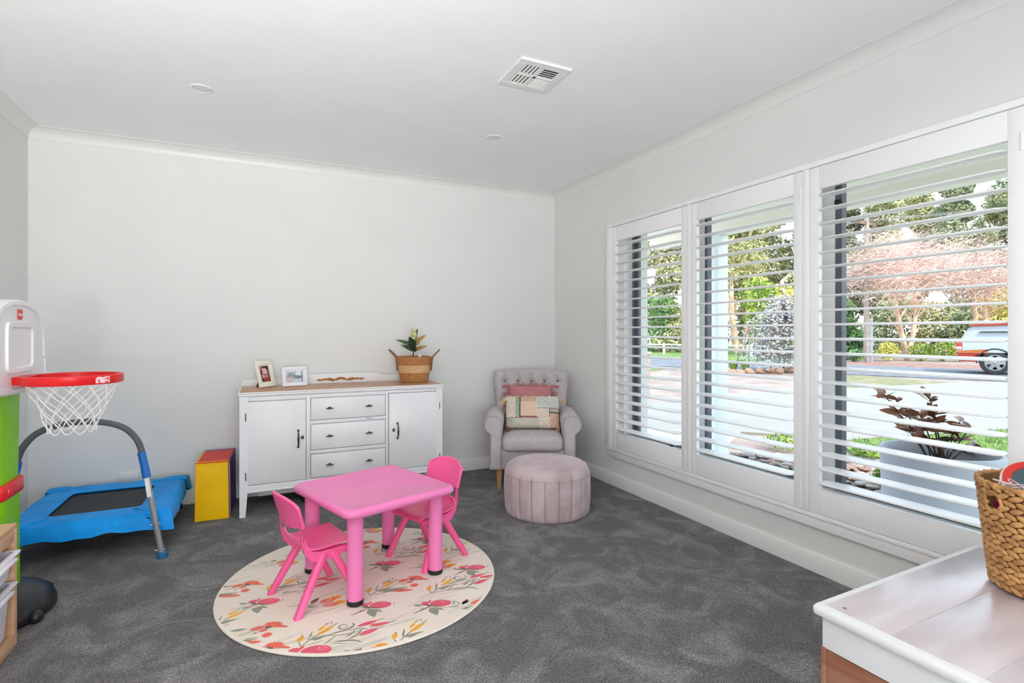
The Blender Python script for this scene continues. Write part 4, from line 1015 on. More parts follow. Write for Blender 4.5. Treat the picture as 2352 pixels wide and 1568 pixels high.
# ------------------------------------------------------------------ timber chest under the window
ch = thing('timber_chest', 'timber chest with white trim in the right foreground beside the window', 'chest', (2.118, .745, 0), radians(1.2))
M_wood = mat('stained_pine', (172, 122, 96), .30, .0, 2.5, .05, 40, col2=(146, 94, 70), stretch=(1.2, 1.2, 9), coat=.4, detail=5)
M_lid = mat('washed_timber', (220, 210, 214), .30, .0, 2, .02, 25, col2=(204, 190, 194), stretch=(1, 6, 6), coat=1.0, detail=5, spec=.8)
CX, CY = .500, .345
def cb(name, a, m, bev=.003, par=ch): b = B(); b.box(*a, bev); return b.build(name, m, par, smooth=30)
cb('body', (-CX+.004, CX, -CY, CY, 0, .302), M_wood)
for z in (.012, .158):     # plank fronts with open joints
    cb('front_plank', (-CX-.004, -CX+.004, -CY+.03, CY-.012, z, z+.138), M_wood, .003)
cb('corner_post', (-CX-.006, -CX+.02, CY-.012, CY+.006, 0, .302), M_wood); cb('corner_post', (-CX-.006, -CX+.02, -CY-.006, -CY+.03, 0, .302), M_wood)
b = B(); b.loft([rrect(CX+.004, CY+.004, .006, 2, z) for z in (.300, .398)]); b.build('white_frieze', M_wpaint, ch, smooth=30)
b = B(); b.loft([rrect(CX+i, CY+i, .01, 3, z) for i, z in ((.006, .396), (.012, .399), (.022, .402), (.024, .409), (.024, .422), (.019, .4295), (.012, .431), (-.008, .431))])
lid = b.build('lid', M_wpaint, ch, smooth=35)
yb_ = (CY-.002, .150, -.062, -.205, -CY+.002)
for ya, yc in zip(yb_, yb_[1:]): cb('lid_plank', (-CX+.004, CX-.004, yc+.0006, ya-.0006, .4295, .4325), M_lid, .0008, lid)
b = B(); b.ball((-CX+.035, CY-.045, .4332), .006, .006, .0012, u=10, v=6); b.build('screw', M_steel, lid)

# ------------------------------------------------------------------ wicker basket with toys
wk = thing('wicker_basket', 'round braided wicker basket standing on the timber chest', 'basket', (2.352, .805, .4335))
M_wick = mat('water_hyacinth', (206, 156, 96), .6, .0, 25, .5, 120, col2=(160, 112, 66), detail=4)
b = B(); HB = .350; rows_, g = 17, random.Random(11)
def brad(z): return .142+.036*(z/HB)
for j in range(rows_):
    z = .010+HB*(j+.5)/rows_*.985; r = brad(z); nseg = 30
    for k in range(nseg):
        a = 2*pi*(k+.5*(j % 2))/nseg
        if j in (13, 14) and abs(((a-radians(150)+pi) % (2*pi))-pi) < .20: continue
        tang = Vector((-sin(a), cos(a), 0)); out = Vector((cos(a), sin(a), 0)); up = Vector((0, 0, 1))
        tl = radians(22 if j % 2 else -22)+g.uniform(-.08, .08); dirv = tang*cos(tl)+up*sin(tl); nv = (up*cos(tl)-tang*sin(tl))
        Mx = Matrix((dirv, out, nv)).transposed()
        b.ball(out*(r+.002)+Vector((0, 0, z)), .0225*g.uniform(.9, 1.08), .0075, .0098, u=8, v=5, M=Mx)
b.build('braided_wall', M_wick, wk, smooth=70)
b = B(); hole = lambda a: abs(((a-radians(150)+pi) % (2*pi))-pi) < .17
nn = 72
Lr = [[Vector(((brad(z)-.006)*cos(2*pi*k/nn), (brad(z)-.006)*sin(2*pi*k/nn), z)) for k in range(nn)] for z in (.002, .10, .20, .272, .318, HB)]
VV = [[b.vert(p) for p in r_] for r_ in Lr]
for j in range(len(VV)-1):
    for k in range(nn):
        if j == 3 and hole(2*pi*(k+.5)/nn): continue
        b.face((VV[j][k], VV[j][(k+1) % nn], VV[j+1][(k+1) % nn], VV[j+1][k]))
b.face(list(reversed(VV[0])))
bmesh.ops.recalc_face_normals(b.bm, faces=b.bm.faces); bmesh.ops.solidify(b.bm, geom=list(b.bm.faces), thickness=.004)
b.build('lining', mat('wicker_inside', (140, 100, 60), .8, .2, 40, .6, 90), wk, smooth=60)
b = B(); b.tube([(brad(HB)*cos(2*pi*k/60), brad(HB)*sin(2*pi*k/60), HB+.002+.0015*sin(k*2.1)) for k in range(60)], .0085, 8, closed=True)
for k in range(30):
    a = 2*pi*k/30; o_ = Vector((cos(a), sin(a), 0)); b.tube([o_*(brad(HB)+.008)+Vector((0, 0, HB-.006)), o_*(brad(HB)+.004)+Vector((0, 0, HB+.011)), o_*(brad(HB)-.006)+Vector((0, 0, HB+.008))], .0035, 6)
b.build('rim', M_wick, wk, smooth=60)
b = B(); hp_ = [Vector(((brad(z)+.003)*cos(radians(150)+da), (brad(z)+.003)*sin(radians(150)+da), z)) for da, z in ((-.19, .295), (-.15, .322), (0, .330), (.15, .322), (.19, .295), (.15, .268), (0, .260), (-.15, .268))]
b.tube(hp_, .006, 8, closed=True); b.build('handle_hole', M_wick, wk, smooth=60)
ty = thing('toy_drum', 'round red and white toy with dark centre sticking out of the wicker basket', 'toy', at_depth(2372, 1116, 1.745), 0)
Mt = Matrix.Rotation(radians(20), 4, 'Z') @ Matrix.Rotation(radians(-42), 4, 'Y') @ Matrix.Scale(.82, 4)
def tpart(prof, name, m):
    b = B(); b.lathe(prof, 40); b.bm.transform(Mt); return b.build(name, m, ty, smooth=40)
tpart([(.090, -.04), (.098, -.035), (.098, .028), (.090, .034)], 'drum_shell', mat('toy_white', (238, 226, 220), .4))
tpart([(.090, .0335), (.090, .040), (.062, .043), (.060, .036)], 'red_ring', mat('toy_red', (206, 52, 48), .4))
tpart([(.061, .034), (.060, .038), (.004, .040)], 'dark_centre', mat('toy_teal', (64, 86, 92), .5, .1, 20))
b = B(); g = random.Random(21)
for k in range(5):
    P = [Vector((-.10+g.uniform(-.02, .05), .02+g.uniform(-.05, .05), -.005+g.uniform(-.01, .03))) for _ in range(5)]; b.tube(smooth_path(P, 5), .0022, 5)
b.build('string', mat('toy_string', (214, 196, 198), .8), ty)
tk = thing('pink_toy', 'magenta toy seen through the hand hole of the wicker basket', 'toy', (2.352-.110, .805+.063, .4335+.240), radians(150))
b = B(); b.loft([rrect(.010, .042, .009, 4, 0), rrect(.013, .046, .011, 4, .01), rrect(.013, .046, .011, 4, .048), rrect(.009, .041, .008, 4, .054)]); b.build('toy_body', mat('magenta_plastic', (186, 20, 92), .3), tk)
b = B(); b.tube([(.014, -.03, .05), (.014, 0, .056), (.014, .03, .05)], .003, 6); b.build('highlight_strip', mat('light_magenta', (226, 90, 150), .3), tk)

_mat = mat
def mat(name, col, *a, **k):          # outdoor colours dimmed against the strong daylight; veranda-shaded ones kept brighter
    if name in MATS: return MATS[name]
    dim = lambda c: tuple(x*.76 for x in c)
    if name in ('eave_cream', 'post_white', 'exposed_aggregate', 'grey_planter'): return _mat(name, col, *a, **k)
    if k.get('col2') is not None: k['col2'] = dim(k['col2'])
    return _mat(name, dim(col), *a, **k)
# ------------------------------------------------------------------ outside: house edge, ground, street
GZ = -.10
def G(px, py, z=GZ): return at_z(px, py, z)
def GD(px, Z, z=GZ):
    v = ray(px, HY); p = v*Z; return Vector((p.x, p.y, z))
def slab(name, pts, z, m, th=.04):
    b = B(); b.prism(pts, z-th, z); return struct(b.build(name, m, smooth=0))
M_eave = mat('eave_cream', (244, 240, 226), .7, .02, 3); M_post = mat('post_white', (226, 232, 236), .5, .02, 3)
slab('ground', [(XR+T, -60), (140, -60), (140, 110), (-40, 110), (-40, YB+2), (XR+T, YB+2)], GZ-.03, mat('gravel_mulch', (172, 146, 134), .95, .0, 1.5, .6, 30, col2=(206, 184, 170), detail=6), .3)
slab('porch_slab', [(XR+T, -6), (4.75, -6), (4.75, 4.5), (6.1, 5.3), (5.2, 6.2), (4.2, 9), (XR+T, 9)], GZ, mat('exposed_aggregate', (176, 174, 172), .9, .0, 90, .5, 140, col2=(206, 204, 200)))
slab('driveway', [(3.9, 9.2), (4.95, 6.4), (5.35, 5.95), (6.15, 5.25), (6.9, 4.3), (9.7, 3.8), (14, 2.2), (22.3, -.9), (19.2, 7.2), (17.7, 8.0), (13.5, 8.3), (11.3, 8.4), (9.8, 8.6), (7.2, 8.4), (6.4, 9.6)], GZ+.004, mat('pale_concrete', (182, 175, 163), .85, .03, 2, .2, 40))
rd = Vector((-.4, .916)); rn = Vector((.916, .4)); r0 = Vector((18.3, 10.1))
def along(t_, off): p = r0+rd*t_+rn*off; return (p.x, p.y)
slab('road', [along(-40, 0), along(90, 0), along(90, 6.0), along(-40, 6.0)], GZ+.006, mat('asphalt', (128, 130, 138), .8, .0, 3, .3, 60, col2=(152, 154, 160)))
M_grass = mat('lawn_green', (104, 140, 62), .9, .0, 5, .8, 60, col2=(158, 184, 96), detail=5)
M_dry = mat('dry_grass', (140, 138, 88), .95, .0, 4, .8, 60, col2=(180, 168, 128), detail=5)
slab('verge', [(17.5, 8.15), (13.5, 8.45), (12.7, 8.8), (16.9, 12.0), along(.5, -.2)], GZ-.008, M_dry)
slab('street_verge', [along(7, -.2), along(40, -.2), along(40, -2.6), along(7, -2.4)], GZ-.008, M_grass)
slab('far_verge', [along(-40, 6.2), along(4, 6.2), along(4, 9.5), along(-40, 9.5)], GZ-.004, mat('red_mulch', (168, 118, 104), .95, .0, 3, .8, 40, col2=(196, 150, 130)))
slab('far_lawn', [along(4, 6.2), along(90, 6.2), along(90, 40), along(4, 40)], GZ-.002, M_grass)
slab('front_lawn', [(6.15, 3.75), (6.55, 4.15), (6.9, 4.25), (9.7, 3.72), (13.8, 2.1), (13.8, -6), (6.6, -6), (6.9, 1.5), (6.75, 2.9)], GZ+.004, M_grass)
bed = slab('pebble_bed', [(4.76, -3), (5.55, -3), (5.75, 2.5), (5.55, 3.6), (5.15, 4.35), (4.76, 4.35)], GZ-.004, mat('bed_gravel', (150, 136, 124), .95, .2, 30, .8, 60))
slab('garden_path', [(5.57, -3), (6.58, -6), (6.88, 1.5), (6.72, 2.85), (6.1, 3.75), (5.2, 4.4), (5.58, 3.65), (5.78, 2.5)], GZ-.012, mat('path_grit', (196, 192, 186), .9, .06, 20, .5, 80))
# river pebbles
pr = random.Random(8); PM_ = [mat('pebble_%s' % k, c, .7, .15, 12) for k, c in (('tan', (186, 160, 140)), ('grey', (168, 162, 160)), ('rose', (188, 150, 136)), ('cream', (214, 202, 186)))]
srcs = []
for k in range(8):
    b = B(); b.ball((0, 0, .3), 1, .72, .36, u=9, v=6)
    for v in b.bm.verts: v.co *= 1+.16*sin(v.co.x*3+k*1.7)*cos(v.co.y*4+k)
    o = b.build('pebble', PM_[k % 4], bed, smooth=70); srcs.append(o)
spots = []
for k in range(900):
    x, y = pr.uniform(4.80, 5.62), pr.uniform(1.9, 4.3)
    if y > 3.6 and x > 5.55-(y-3.6)*.55: continue
    if len(spots) < 280: spots.append((x, y))
for k, (x, y) in enumerate(spots):
    s_ = pr.uniform(.035, .075); o = srcs[k] if k < 8 else inst(srcs[k % 8], bed)
    o.location = (x, y, GZ-.004+pr.uniform(0, .02)); o.rotation_euler = (pr.uniform(-.2, .2), pr.uniform(-.2, .2), pr.uniform(0, 6.28)); o.scale = (s_, s_, s_*.9)
# lawn blades near the planter: nobody could count them
b = B(); gr_ = random.Random(12); LP = [(6.15, 3.75), (6.9, 4.25), (9.7, 3.72), (12, 2.8), (12, .5), (6.8, .8), (6.75, 2.9)]
def inpoly(x, y, P):
    c = False
    for i in range(len(P)):
        (x0, y0), (x1, y1) = P[i], P[i-1]
        if (y0 > y) != (y1 > y) and x < (x1-x0)*(y-y0)/(y1-y0)+x0: c = not c
    return c
for k in range(16000):
    x, y = gr_.uniform(6.1, 12), gr_.uniform(.5, 4.3)
    if not inpoly(x, y, LP): continue
    a, h_ = gr_.uniform(0, 6.28), gr_.uniform(.03, .065); d = Vector((cos(a), sin(a), 0)); le = Vector((gr_.uniform(-.02, .02), gr_.uniform(-.02, .02), h_)); p = Vector((x, y, GZ+.003))
    b.face([b.vert(p-d*.006), b.vert(p+d*.006), b.vert(p+le)])
tag(b.build('lawn_grass', mat('grass_blade', (112, 160, 62), .7, 0, 6, col2=(176, 204, 104)), smooth=0), 'short green lawn grass behind the grey planter', 'grass', kind='stuff')

# veranda: soffit, beam, roof, post
b = B(); b.box(XR+T, 4.45, -6.5, 5.25, 2.44, 2.47); struct(b.build('soffit', M_eave, smooth=0))
b = B(); b.box(4.44, 4.62, -6.5, 5.25, 2.35, 2.55, .004); struct(b.build('veranda_beam', M_eave, smooth=0))
b = B(); b.box(-9, 4.80, -6.5, 5.45, 2.86, 2.98); struct(b.build('roof', mat('roof_grey', (110, 112, 116), .6), smooth=0))  # house roof, its unseen rear overhang lengthened to keep the sun out
b = B(); b.box(4.63, 4.80, -6.5, 5.45, 2.54, 2.86); struct(b.build('gutter', M_eave, smooth=0))
b = B(); b.box(XL-T-.02, XR+T, YN-T, YB+T, H+.13, 2.85); struct(b.build('roof_cavity', M_eave, smooth=0))
vp = thing('veranda_post', 'white square veranda post seen through the middle shutter panel', 'post', (4.525, 4.211, GZ))
b = B(); b.box(-.075, .075, -.051, .051, 0, 2.35-GZ-.001, .004); b.build('shaft', M_post, vp, smooth=30)
b = B(); b.box(-.085, .085, -.061, .061, 0.0005, .09, .004); b.build('plinth', M_post, vp, smooth=30)

# grey planter with a brown-leaved shrub
pc = GD(2158, 2.98); 
po = thing('planter_pot', 'large pale grey round planter outside the near window', 'planter', (pc.x, pc.y, GZ))
ptop = .63-GZ
b = B(); b.lathe([(.215, .001), (.235, .01), (.268, ptop*.6), (.281, ptop-.02), (.283, ptop-.006), (.280, ptop), (.262, ptop+.001), (.257, ptop-.008), (.245, ptop-.13)], 64, cap1=False); b.build('pot_wall', mat('grey_planter', (186, 190, 200), .6, .02, 4), po, smooth=50)
b = B(); b.lathe([(.247, ptop-.14), (.247, ptop-.12), (.01, ptop-.11)], 40); b.build('soil', MATS['dark_soil'], po)
sh = thing('planted_shrub', 'bronze-leaved magnolia-like shrub growing in the grey planter', 'shrub', (pc.x, pc.y, GZ+ptop-.11))
LB = [mat('leaf_bronze', (196, 130, 96), .5, .2, 20), mat('leaf_brown', (160, 112, 84), .5, .25, 20), mat('leaf_olive', (128, 132, 96), .45, .2, 20)]
sg = random.Random(14); M_twig = mat('twig', (84, 66, 52), .8, .2, 40)
def shrub_tip(px, py, dz=0.0): p = at_depth(px, py, 2.98+dz); return Vector((p.x-pc.x, p.y-pc.y, p.z-(GZ+ptop-.11)))
tips = [(2030, 905, -.05), (2060, 918, .05), (2135, 912, 0), (2140, 935, .1), (2115, 955, -.1), (2150, 960, 0), (2205, 968, .05), (2225, 985, -.05), (2190, 1000, .1), (2075, 960, .1), (2085, 985, -.1), (2120, 990, .05), (2235, 1015, .1), (2160, 1010, -.12)]
leafsrc = {}
for k, (px, py, dz) in enumerate(tips):
    tip = shrub_tip(px, py, dz); base = Vector((sg.uniform(-.04, .04), sg.uniform(-.04, .04), .002)); mid = base*.5+tip*.5+Vector((0, 0, -.02)); mid.x *= .8; mid.y *= .8
    pth = smooth_path([base, mid, tip], 6); b = B(); b.tube(pth, [.006-.0038*i/(len(pth)-1) for i in range(len(pth))], 6); b.build('stem', M_twig, sh)
    for q in range(15 if py < 975 else 10):
        a = 2*pi*q/8+sg.random(); up = sg.uniform(.05, .9) if py < 990 else sg.uniform(-.7, .3); L = sg.uniform(.062, .105)
        mi = 2 if (py > 990 and sg.random() < .6) else (1 if sg.random() < .35 else 0)
        key = (mi, q % 3)
        if key not in leafsrc:
            bb_ = leaf_mesh(1.0, .19, .12, .2, 6); leafsrc[key] = bb_.build('leaf', LB[mi], sh, smooth=60); o = leafsrc[key]
        else: o = inst(leafsrc[key], sh)
        v = Vector((cos(a), sin(a), up)).normalized(); o.location = tip-Vector((0, 0, .012*(q % 3))) if q < 6 else pth[-4]
        o.rotation_mode = 'QUATERNION'; o.rotation_quaternion = v.to_track_quat('X', 'Z') @ Matrix.Rotation(sg.uniform(-1.2, 1.2), 3, 'X').to_quaternion(); o.scale = (L, L*sg.uniform(.85, 1.15), L)

# ---- foliage helpers
def leaves(b, c, rad, n, size, g, shell=.35, droop=0.0):
    c = Vector(c)
    for k in range(n):
        while True:
            p = Vector((g.uniform(-1, 1), g.uniform(-1, 1), g.uniform(-1, 1)))
            if shell < p.length < 1: break
        p = Vector((p.x*rad[0], p.y*rad[1], p.z*rad[2]))+c
        a = Vector((g.gauss(0, 1), g.gauss(0, 1), g.gauss(0, .7)-droop)).normalized(); w = a.orthogonal().normalized(); w = Matrix.Rotation(g.uniform(0, 6.28), 3, a) @ w
        s_ = size*g.uniform(.6, 1.3)
        b.face([b.vert(p-a*s_*.5), b.vert(p+w*s_*.22), b.vert(p+a*s_*.5), b.vert(p-w*s_*.22)])
def foliage_mat(name, c1, c2, sc=.9):
    return _mat(name, c1, .7, 0, sc, col2=c2, detail=6, ramp=(.38, .62))
def branches(b, base, top, g, n=7, r=.12, spread=1.6, lev=2):
    pth = smooth_path([base, base*.5+top*.5+Vector((g.uniform(-.2, .2), g.uniform(-.2, .2), 0)), top], 5)
    b.tube(pth, [r*(1-.55*i/(len(pth)-1)) for i in range(len(pth))], 7)
    for k in range(n):
        p = pth[int(len(pth)*g.uniform(.35, .98))]; d = Vector((g.uniform(-1, 1), g.uniform(-1, 1), g.uniform(.5, 1.3))).normalized()*spread*g.uniform(.6, 1.2)
        q = [p, p+d*.5+Vector((g.uniform(-.2, .2), g.uniform(-.2, .2), .05)), p+d]
        qq = smooth_path(q, 4); b.tube(qq, [r*.4*(1-.75*i/(len(qq)-1)) for i in range(len(qq))], 5)
        if lev > 1:
            for m in range(3):
                s_ = qq[int(len(qq)*g.uniform(.4, .95))]; dd = Vector((g.uniform(-1, 1), g.uniform(-1, 1), g.uniform(.1, 1))).normalized()*spread*.55
                b.tube([s_, s_+dd*.5+Vector((0, 0, .04)), s_+dd], [r*.14, r*.1, r*.04], 4)
def tree(name, label, cat, base, height, blobs, fm, tm, size, seed, trunk_r=.14, lean=(0, 0), nbr=7, spread=1.6, group=None):
    g = random.Random(seed); t = thing(name, label, cat, base, 0, group)
    if trunk_r:
        b = B(); branches(b, Vector((0, 0, -.02)), Vector((lean[0], lean[1], height*.62)), g, nbr, trunk_r, spread); b.build('trunk', tm, t, smooth=60)
    b = B()
    for cx_, cy_, cz_, rx, ry, rz_2, n_ in blobs: leaves(b, (cx_, cy_, cz_), (rx, ry, rz_2), n_, size, g)
    b.build('foliage', fm, t, smooth=0)
    return t
F_gum = foliage_mat('gum_foliage', (136, 142, 104), (206, 200, 152), .9); F_gum2 = foliage_mat('gum_foliage_dark', (104, 118, 88), (172, 174, 130), .9)
F_grn = foliage_mat('bright_foliage', (92, 128, 44), (176, 190, 82), 1.2); F_dk = foliage_mat('dark_conifer', (68, 104, 64), (126, 160, 92), 1.4)
F_pink = foliage_mat('pink_twigs', (196, 158, 146), (226, 198, 184), .8); F_yel = foliage_mat('yellow_foliage', (170, 166, 62), (220, 208, 110), 1.0); F_sil = foliage_mat('silver_foliage', (150, 154, 156), (222, 224, 226), 1.5)
F_oli = foliage_mat('olive_foliage', (134, 136, 92), (192, 184, 128), 1.0)
M_bark = _mat('pale_bark', (222, 192, 166), .8, .0, 2, .4, 20, col2=(182, 146, 122)); M_bark2 = mat('grey_bark', (150, 126, 108), .85, .2, 3, .4, 20)
def side(px, Z, py_top): return CAMH+(HY-py_top)*Z/FPX-GZ
# tall gums behind everything
for k, (px, Z, ht, fm, lab) in enumerate(((1450, 46, 15.5, F_gum2, 'tall dark gum tree at the far left, seen through the farthest shutter panel'), (1530, 44, 15, F_gum, 'tall pale gum tree with leaning trunk seen through the farthest shutter panel'), (1625, 49, 16, F_gum2, 'tall gum tree behind the white veranda post'), (1700, 42, 13.5, F_oli, 'olive gum tree just right of the veranda post'),
        (1775, 47, 15.5, F_gum, 'tall yellowish gum tree seen at the top of the middle shutter panel'), (1862, 43, 13.5, F_oli, 'tall olive gum tree between the middle and near shutter panels'), (1950, 47, 15.0, F_gum2, 'tall dark gum tree behind the power pole'), (2035, 44, 14.5, F_gum, 'tall pale gum tree right of the power pole'), (2115, 50, 16.0, F_oli, 'tall gum tree rising behind the pink bare tree'), (2190, 45, 15.0, F_gum2, 'tall dark gum tree above the pickup tray'), (2270, 48, 14.5, F_gum, 'tall gum tree behind the pickup roof'), (2350, 43, 14.0, F_gum2, 'tall gum tree at the far right of the near window'))):
    p = GD(px, Z); g = random.Random(40+k); bl = []
    for m in range(10):
        zz = ht*(.16+.78*(m+g.random())/10); bl.append((g.uniform(-1.5, 1.5), g.uniform(-1.0, 1.0), zz, g.uniform(1.2, 2.0), g.uniform(1.1, 1.7), g.uniform(1.0, 1.6), 900))
    tree('gum_tree', lab, 'tree', p, ht, bl, fm, M_bark, .38, 60+k, .20, (g.uniform(-1, 1), 0), 8, 2.2, 'gum trees beyond the road')
# understorey hedge of shrubs behind the road
for k, (px, Z, ht, w, fm, lab) in enumerate(((1500, 40, 4.6, 2.6, F_dk, 'dark understorey bush at the far left beyond the road'), (1560, 39, 3.6, 2.2, F_oli, 'olive bush beyond the road beside the leaning gum trunk'), (1625, 38, 4.4, 2.4, F_gum2, 'grey-green bush beyond the road behind the veranda post'), (1752, 33, 5.2, 2.0, F_grn, 'bright green pine-like tree behind the silver weeping tree'), (1815, 36, 5.0, 2.2, F_yel, 'yellow-green tree behind the silver weeping tree'),
        (1890, 36, 4.2, 2.2, F_dk, 'dark bush hidden between the middle and near shutter panels'), (1958, 27.5, 2.3, .55, F_dk, 'dark green conifer at the left edge of the near window'), (2040, 34, 3.6, 2.4, F_gum2, 'dusky bush behind the pale forked tree'), (2140, 35, 3.8, 2.6, F_oli, 'olive bush to the right of the pale forked tree'), (2215, 33, 3.0, 2.0, F_gum2, 'grey-green bush behind the pickup tray'), (2290, 31, 4.4, 1.9, F_yel, 'yellow-green bush behind the pickup roof'))):
    p = GD(px, Z); g = random.Random(90+k); bl = [(g.uniform(-w*.4, w*.4), g.uniform(-.5, .5), ht*q, w*(1.05-q*.7), w*.6, ht*.22, 700) for q in (.2, .45, .72)]
    tree('leafy_bush', lab, 'bush', p, ht, bl, fm, M_bark2, .30, 120+k, .07, (0, 0), 4, .8, 'bushes beyond the road')
for k, (px, Z, ht, w, fm, lab) in enumerate(((2040, 26.5, .95, .75, F_yel, 'low lime green shrub left of the pale forked tree'), (2115, 26.5, .90, .8, F_grn, 'low green shrub right of the pale forked tree'), (2165, 26.2, 1.05, .8, F_grn, 'low bright green shrub between the forked tree and the pickup'), (2205, 26, 1.0, .7, F_yel, 'low yellowish shrub just left of the pickup'), (1965, 25.5, .6, .5, F_dk, 'low dark shrub at the foot of the power pole'))):
    p = GD(px, Z); g = random.Random(150+k)
    tree('low_shrub', lab, 'shrub', p, ht, [(0, 0, ht*.5, w, w*.6, ht*.5, 420)], fm, M_bark2, .16, 170+k, .03, (0, 0), 3, .3, 'low shrubs along the far verge')
# pale forked tree and its neighbour, bare pink crowns
def bare_tree(label, px, Z, ht, forks, seed, crown):
    p = GD(px, Z); g = random.Random(seed); t = thing('bare_tree', label, 'tree', p, 0, 'bare pink trees beyond the road')
    b = B()
    for tx, ty, tz, r in forks:
        branches(b, Vector((0, 0, -.02)), Vector((tx, ty, tz)), g, 9, r, 1.5)
    b.build('trunk', M_bark, t, smooth=60)
    b = B()
    for cx_, cz_, rx, rz_2, n_ in crown:
        for k in range(n_):
            q = Vector((cx_+rx*g.gauss(0, .5), g.gauss(0, .9), cz_+rz_2*g.gauss(0, .5))); d = Vector((g.uniform(-1, 1), g.uniform(-.6, .6), g.uniform(-.5, .8))).normalized()*g.uniform(.3, .8)
            w = d.orthogonal().normalized()*.011; b.face([b.vert(q-w), b.vert(q+w), b.vert(q+d)])
            e = q+d*g.uniform(.3, .8); d2 = Vector((g.uniform(-1, 1), g.uniform(-.6, .6), g.uniform(-.3, .8))).normalized()*.26; b.face([b.vert(e-w*.8), b.vert(e+w*.8), b.vert(e+d2)])
    b.build('twigs', F_pink, t, smooth=0)
bare_tree('pale forked tree with a bare pinkish crown in the near window', 2084, 27, 6.5, ((-1.4, 0, 4.0, .15), (.7, .1, 4.4, .13), (1.6, 0, 3.6, .08)), 201, ((-1.2, 4.9, 2.6, 1.5, 4200), (1.4, 4.6, 2.4, 1.5, 3600), (-2.6, 4.0, 1.2, 1.2, 1400)))
bare_tree('second pale bare tree behind the pickup', 2248, 28.5, 6, ((-.5, 0, 4.0, .13), (.9, .1, 4.0, .10)), 202, ((0, 4.8, 2.4, 1.4, 3400), (1.0, 3.8, 1.4, 1.0, 1200)))
# twin pale trunks in the middle window
for px, ln, lab in ((1692, (-.5, 0), 'left one of two pale trunks beside the veranda post'), (1714, (.2, 0), 'right one of two pale trunks beside the veranda post')):
    tree('pale_trunk_tree', lab, 'tree', GD(px, 37), 8.0, [(ln[0]*.9, 0, 6.6, 1.7, 1.3, 1.5, 500)], F_oli, M_bark, .35, 210+px, .26, ln, 6, 1.4, 'pale trunked trees')
# silver weeping tree
p = GD(1800, 19.0); ws = thing('weeping_tree', 'silver weeping tree with drooping branches in the middle window', 'tree', p)
g = random.Random(77); b = B(); fb_ = B()
b.tube(smooth_path([(0, 0, -.02), (.05, 0, 1.0), (0, .05, 2.1)], 5), .05, 7)
for k in range(170):
    a = g.uniform(0, 6.28); R1 = g.uniform(.35, 1.45); z0 = g.uniform(1.5, 2.5)
    P = smooth_path([(0, 0, z0*.85), (R1*.5*cos(a), R1*.5*sin(a), z0+.25), (R1*cos(a), R1*sin(a), z0*.75), (R1*1.12*cos(a), R1*1.12*sin(a), g.uniform(.12, .6))], 5)
    b.tube(P, .008, 4)
    for q in P[5:]:
        for m in range(3):
            d = Vector((g.uniform(-1, 1), g.uniform(-1, 1), g.uniform(-1.6, .2))).normalized()*.17; w = d.orthogonal().normalized()*.022; o_ = Vector(q)+Vector((g.uniform(-.06, .06), g.uniform(-.06, .06), g.uniform(-.06, .06)))
            fb_.face([fb_.vert(o_), fb_.vert(o_+d*.5+w), fb_.vert(o_+d), fb_.vert(o_+d*.5-w)])
b.build('branches', M_bark2, ws, smooth=60); fb_.build('foliage', F_sil, ws, smooth=0)
# rocks and strappy plants at the edge of the gravel
rk = random.Random(31)
for k, (px, py) in enumerate(((1668, 858), (1680, 861), (1700, 861), (1722, 860), (1745, 858), (1768, 857), (1790, 859), (1812, 856), (1830, 853))):
    p = G(px, py, GZ-.03); b = B(); b.ball((0, 0, .09), .17, .15, .12, u=9, v=6)
    for v in b.bm.verts: v.co *= 1+.2*sin(v.co.x*9+k)*cos(v.co.y*11+k*2)
    o = b.build('border_rock', mat('sandstone', (206, 160, 132), .85, .15, 6), smooth=40, loc=p); tag(o, ['sandstone border rock at the left end of the gravel edge', 'small sandstone rock second from the veranda post', 'sandstone rock under the strappy plant', 'sandstone rock right of the strappy plant', 'sandstone rock left of the weeping tree', 'sandstone rock under the left of the weeping tree', 'sandstone rock below the weeping tree trunk', 'sandstone rock under the right of the weeping tree', 'reddish sandstone rock at the right end of the gravel edge'][k], 'rock', 'border rocks')
for k, (px, py, lab) in enumerate(((1684, 853, 'clump of strappy green leaves left of the weeping tree'), (1712, 854, 'clump of yellow-green strappy leaves beside the weeping tree'))):
    p = G(px, py, GZ-.03); g = random.Random(300+k); t = thing('strappy_plant', lab, 'plant', p, 0, 'strappy plants'); b = B()
    for m in range(70):
        a, L = g.uniform(0, 6.28), g.uniform(.35, .6); d = Vector((cos(a), sin(a), 0)); w = Vector((-sin(a), cos(a), 0))*.014; o_ = d*.05*g.random()
        b.face([b.vert(o_-w), b.vert(o_+w), b.vert(o_+d*L*.35+Vector((0, 0, L*.8))+w), b.vert(o_+d*L*.35+Vector((0, 0, L*.8))-w)]); b.face([b.vert(o_+d*L*.35+Vector((0, 0, L*.8))-w), b.vert(o_+d*L*.35+Vector((0, 0, L*.8))+w), b.vert(o_+d*L*.8+Vector((0, 0, L*.75)))])
    b.build('leaves', F_grn, t, smooth=0)
for k, (x, y, h_, w, lab) in enumerate(((5.72, 4.28, .16, .30, 'low green clipped hedge tuft behind the pebbles in the middle window'), (5.05, 2.78, .20, .13, 'small green tuft beside the grey planter'), (6.25, 3.62, .10, .22, 'low green edging plant at the corner of the lawn'))):
    t = thing('garden_tuft', lab, 'plant', (x, y, GZ), 0, 'garden tufts'); g = random.Random(320+k); b = B(); leaves(b, (0, 0, h_*.55), (w, w, h_*.5), 420, .05, g, 0); b.build('foliage', F_grn, t, smooth=0)
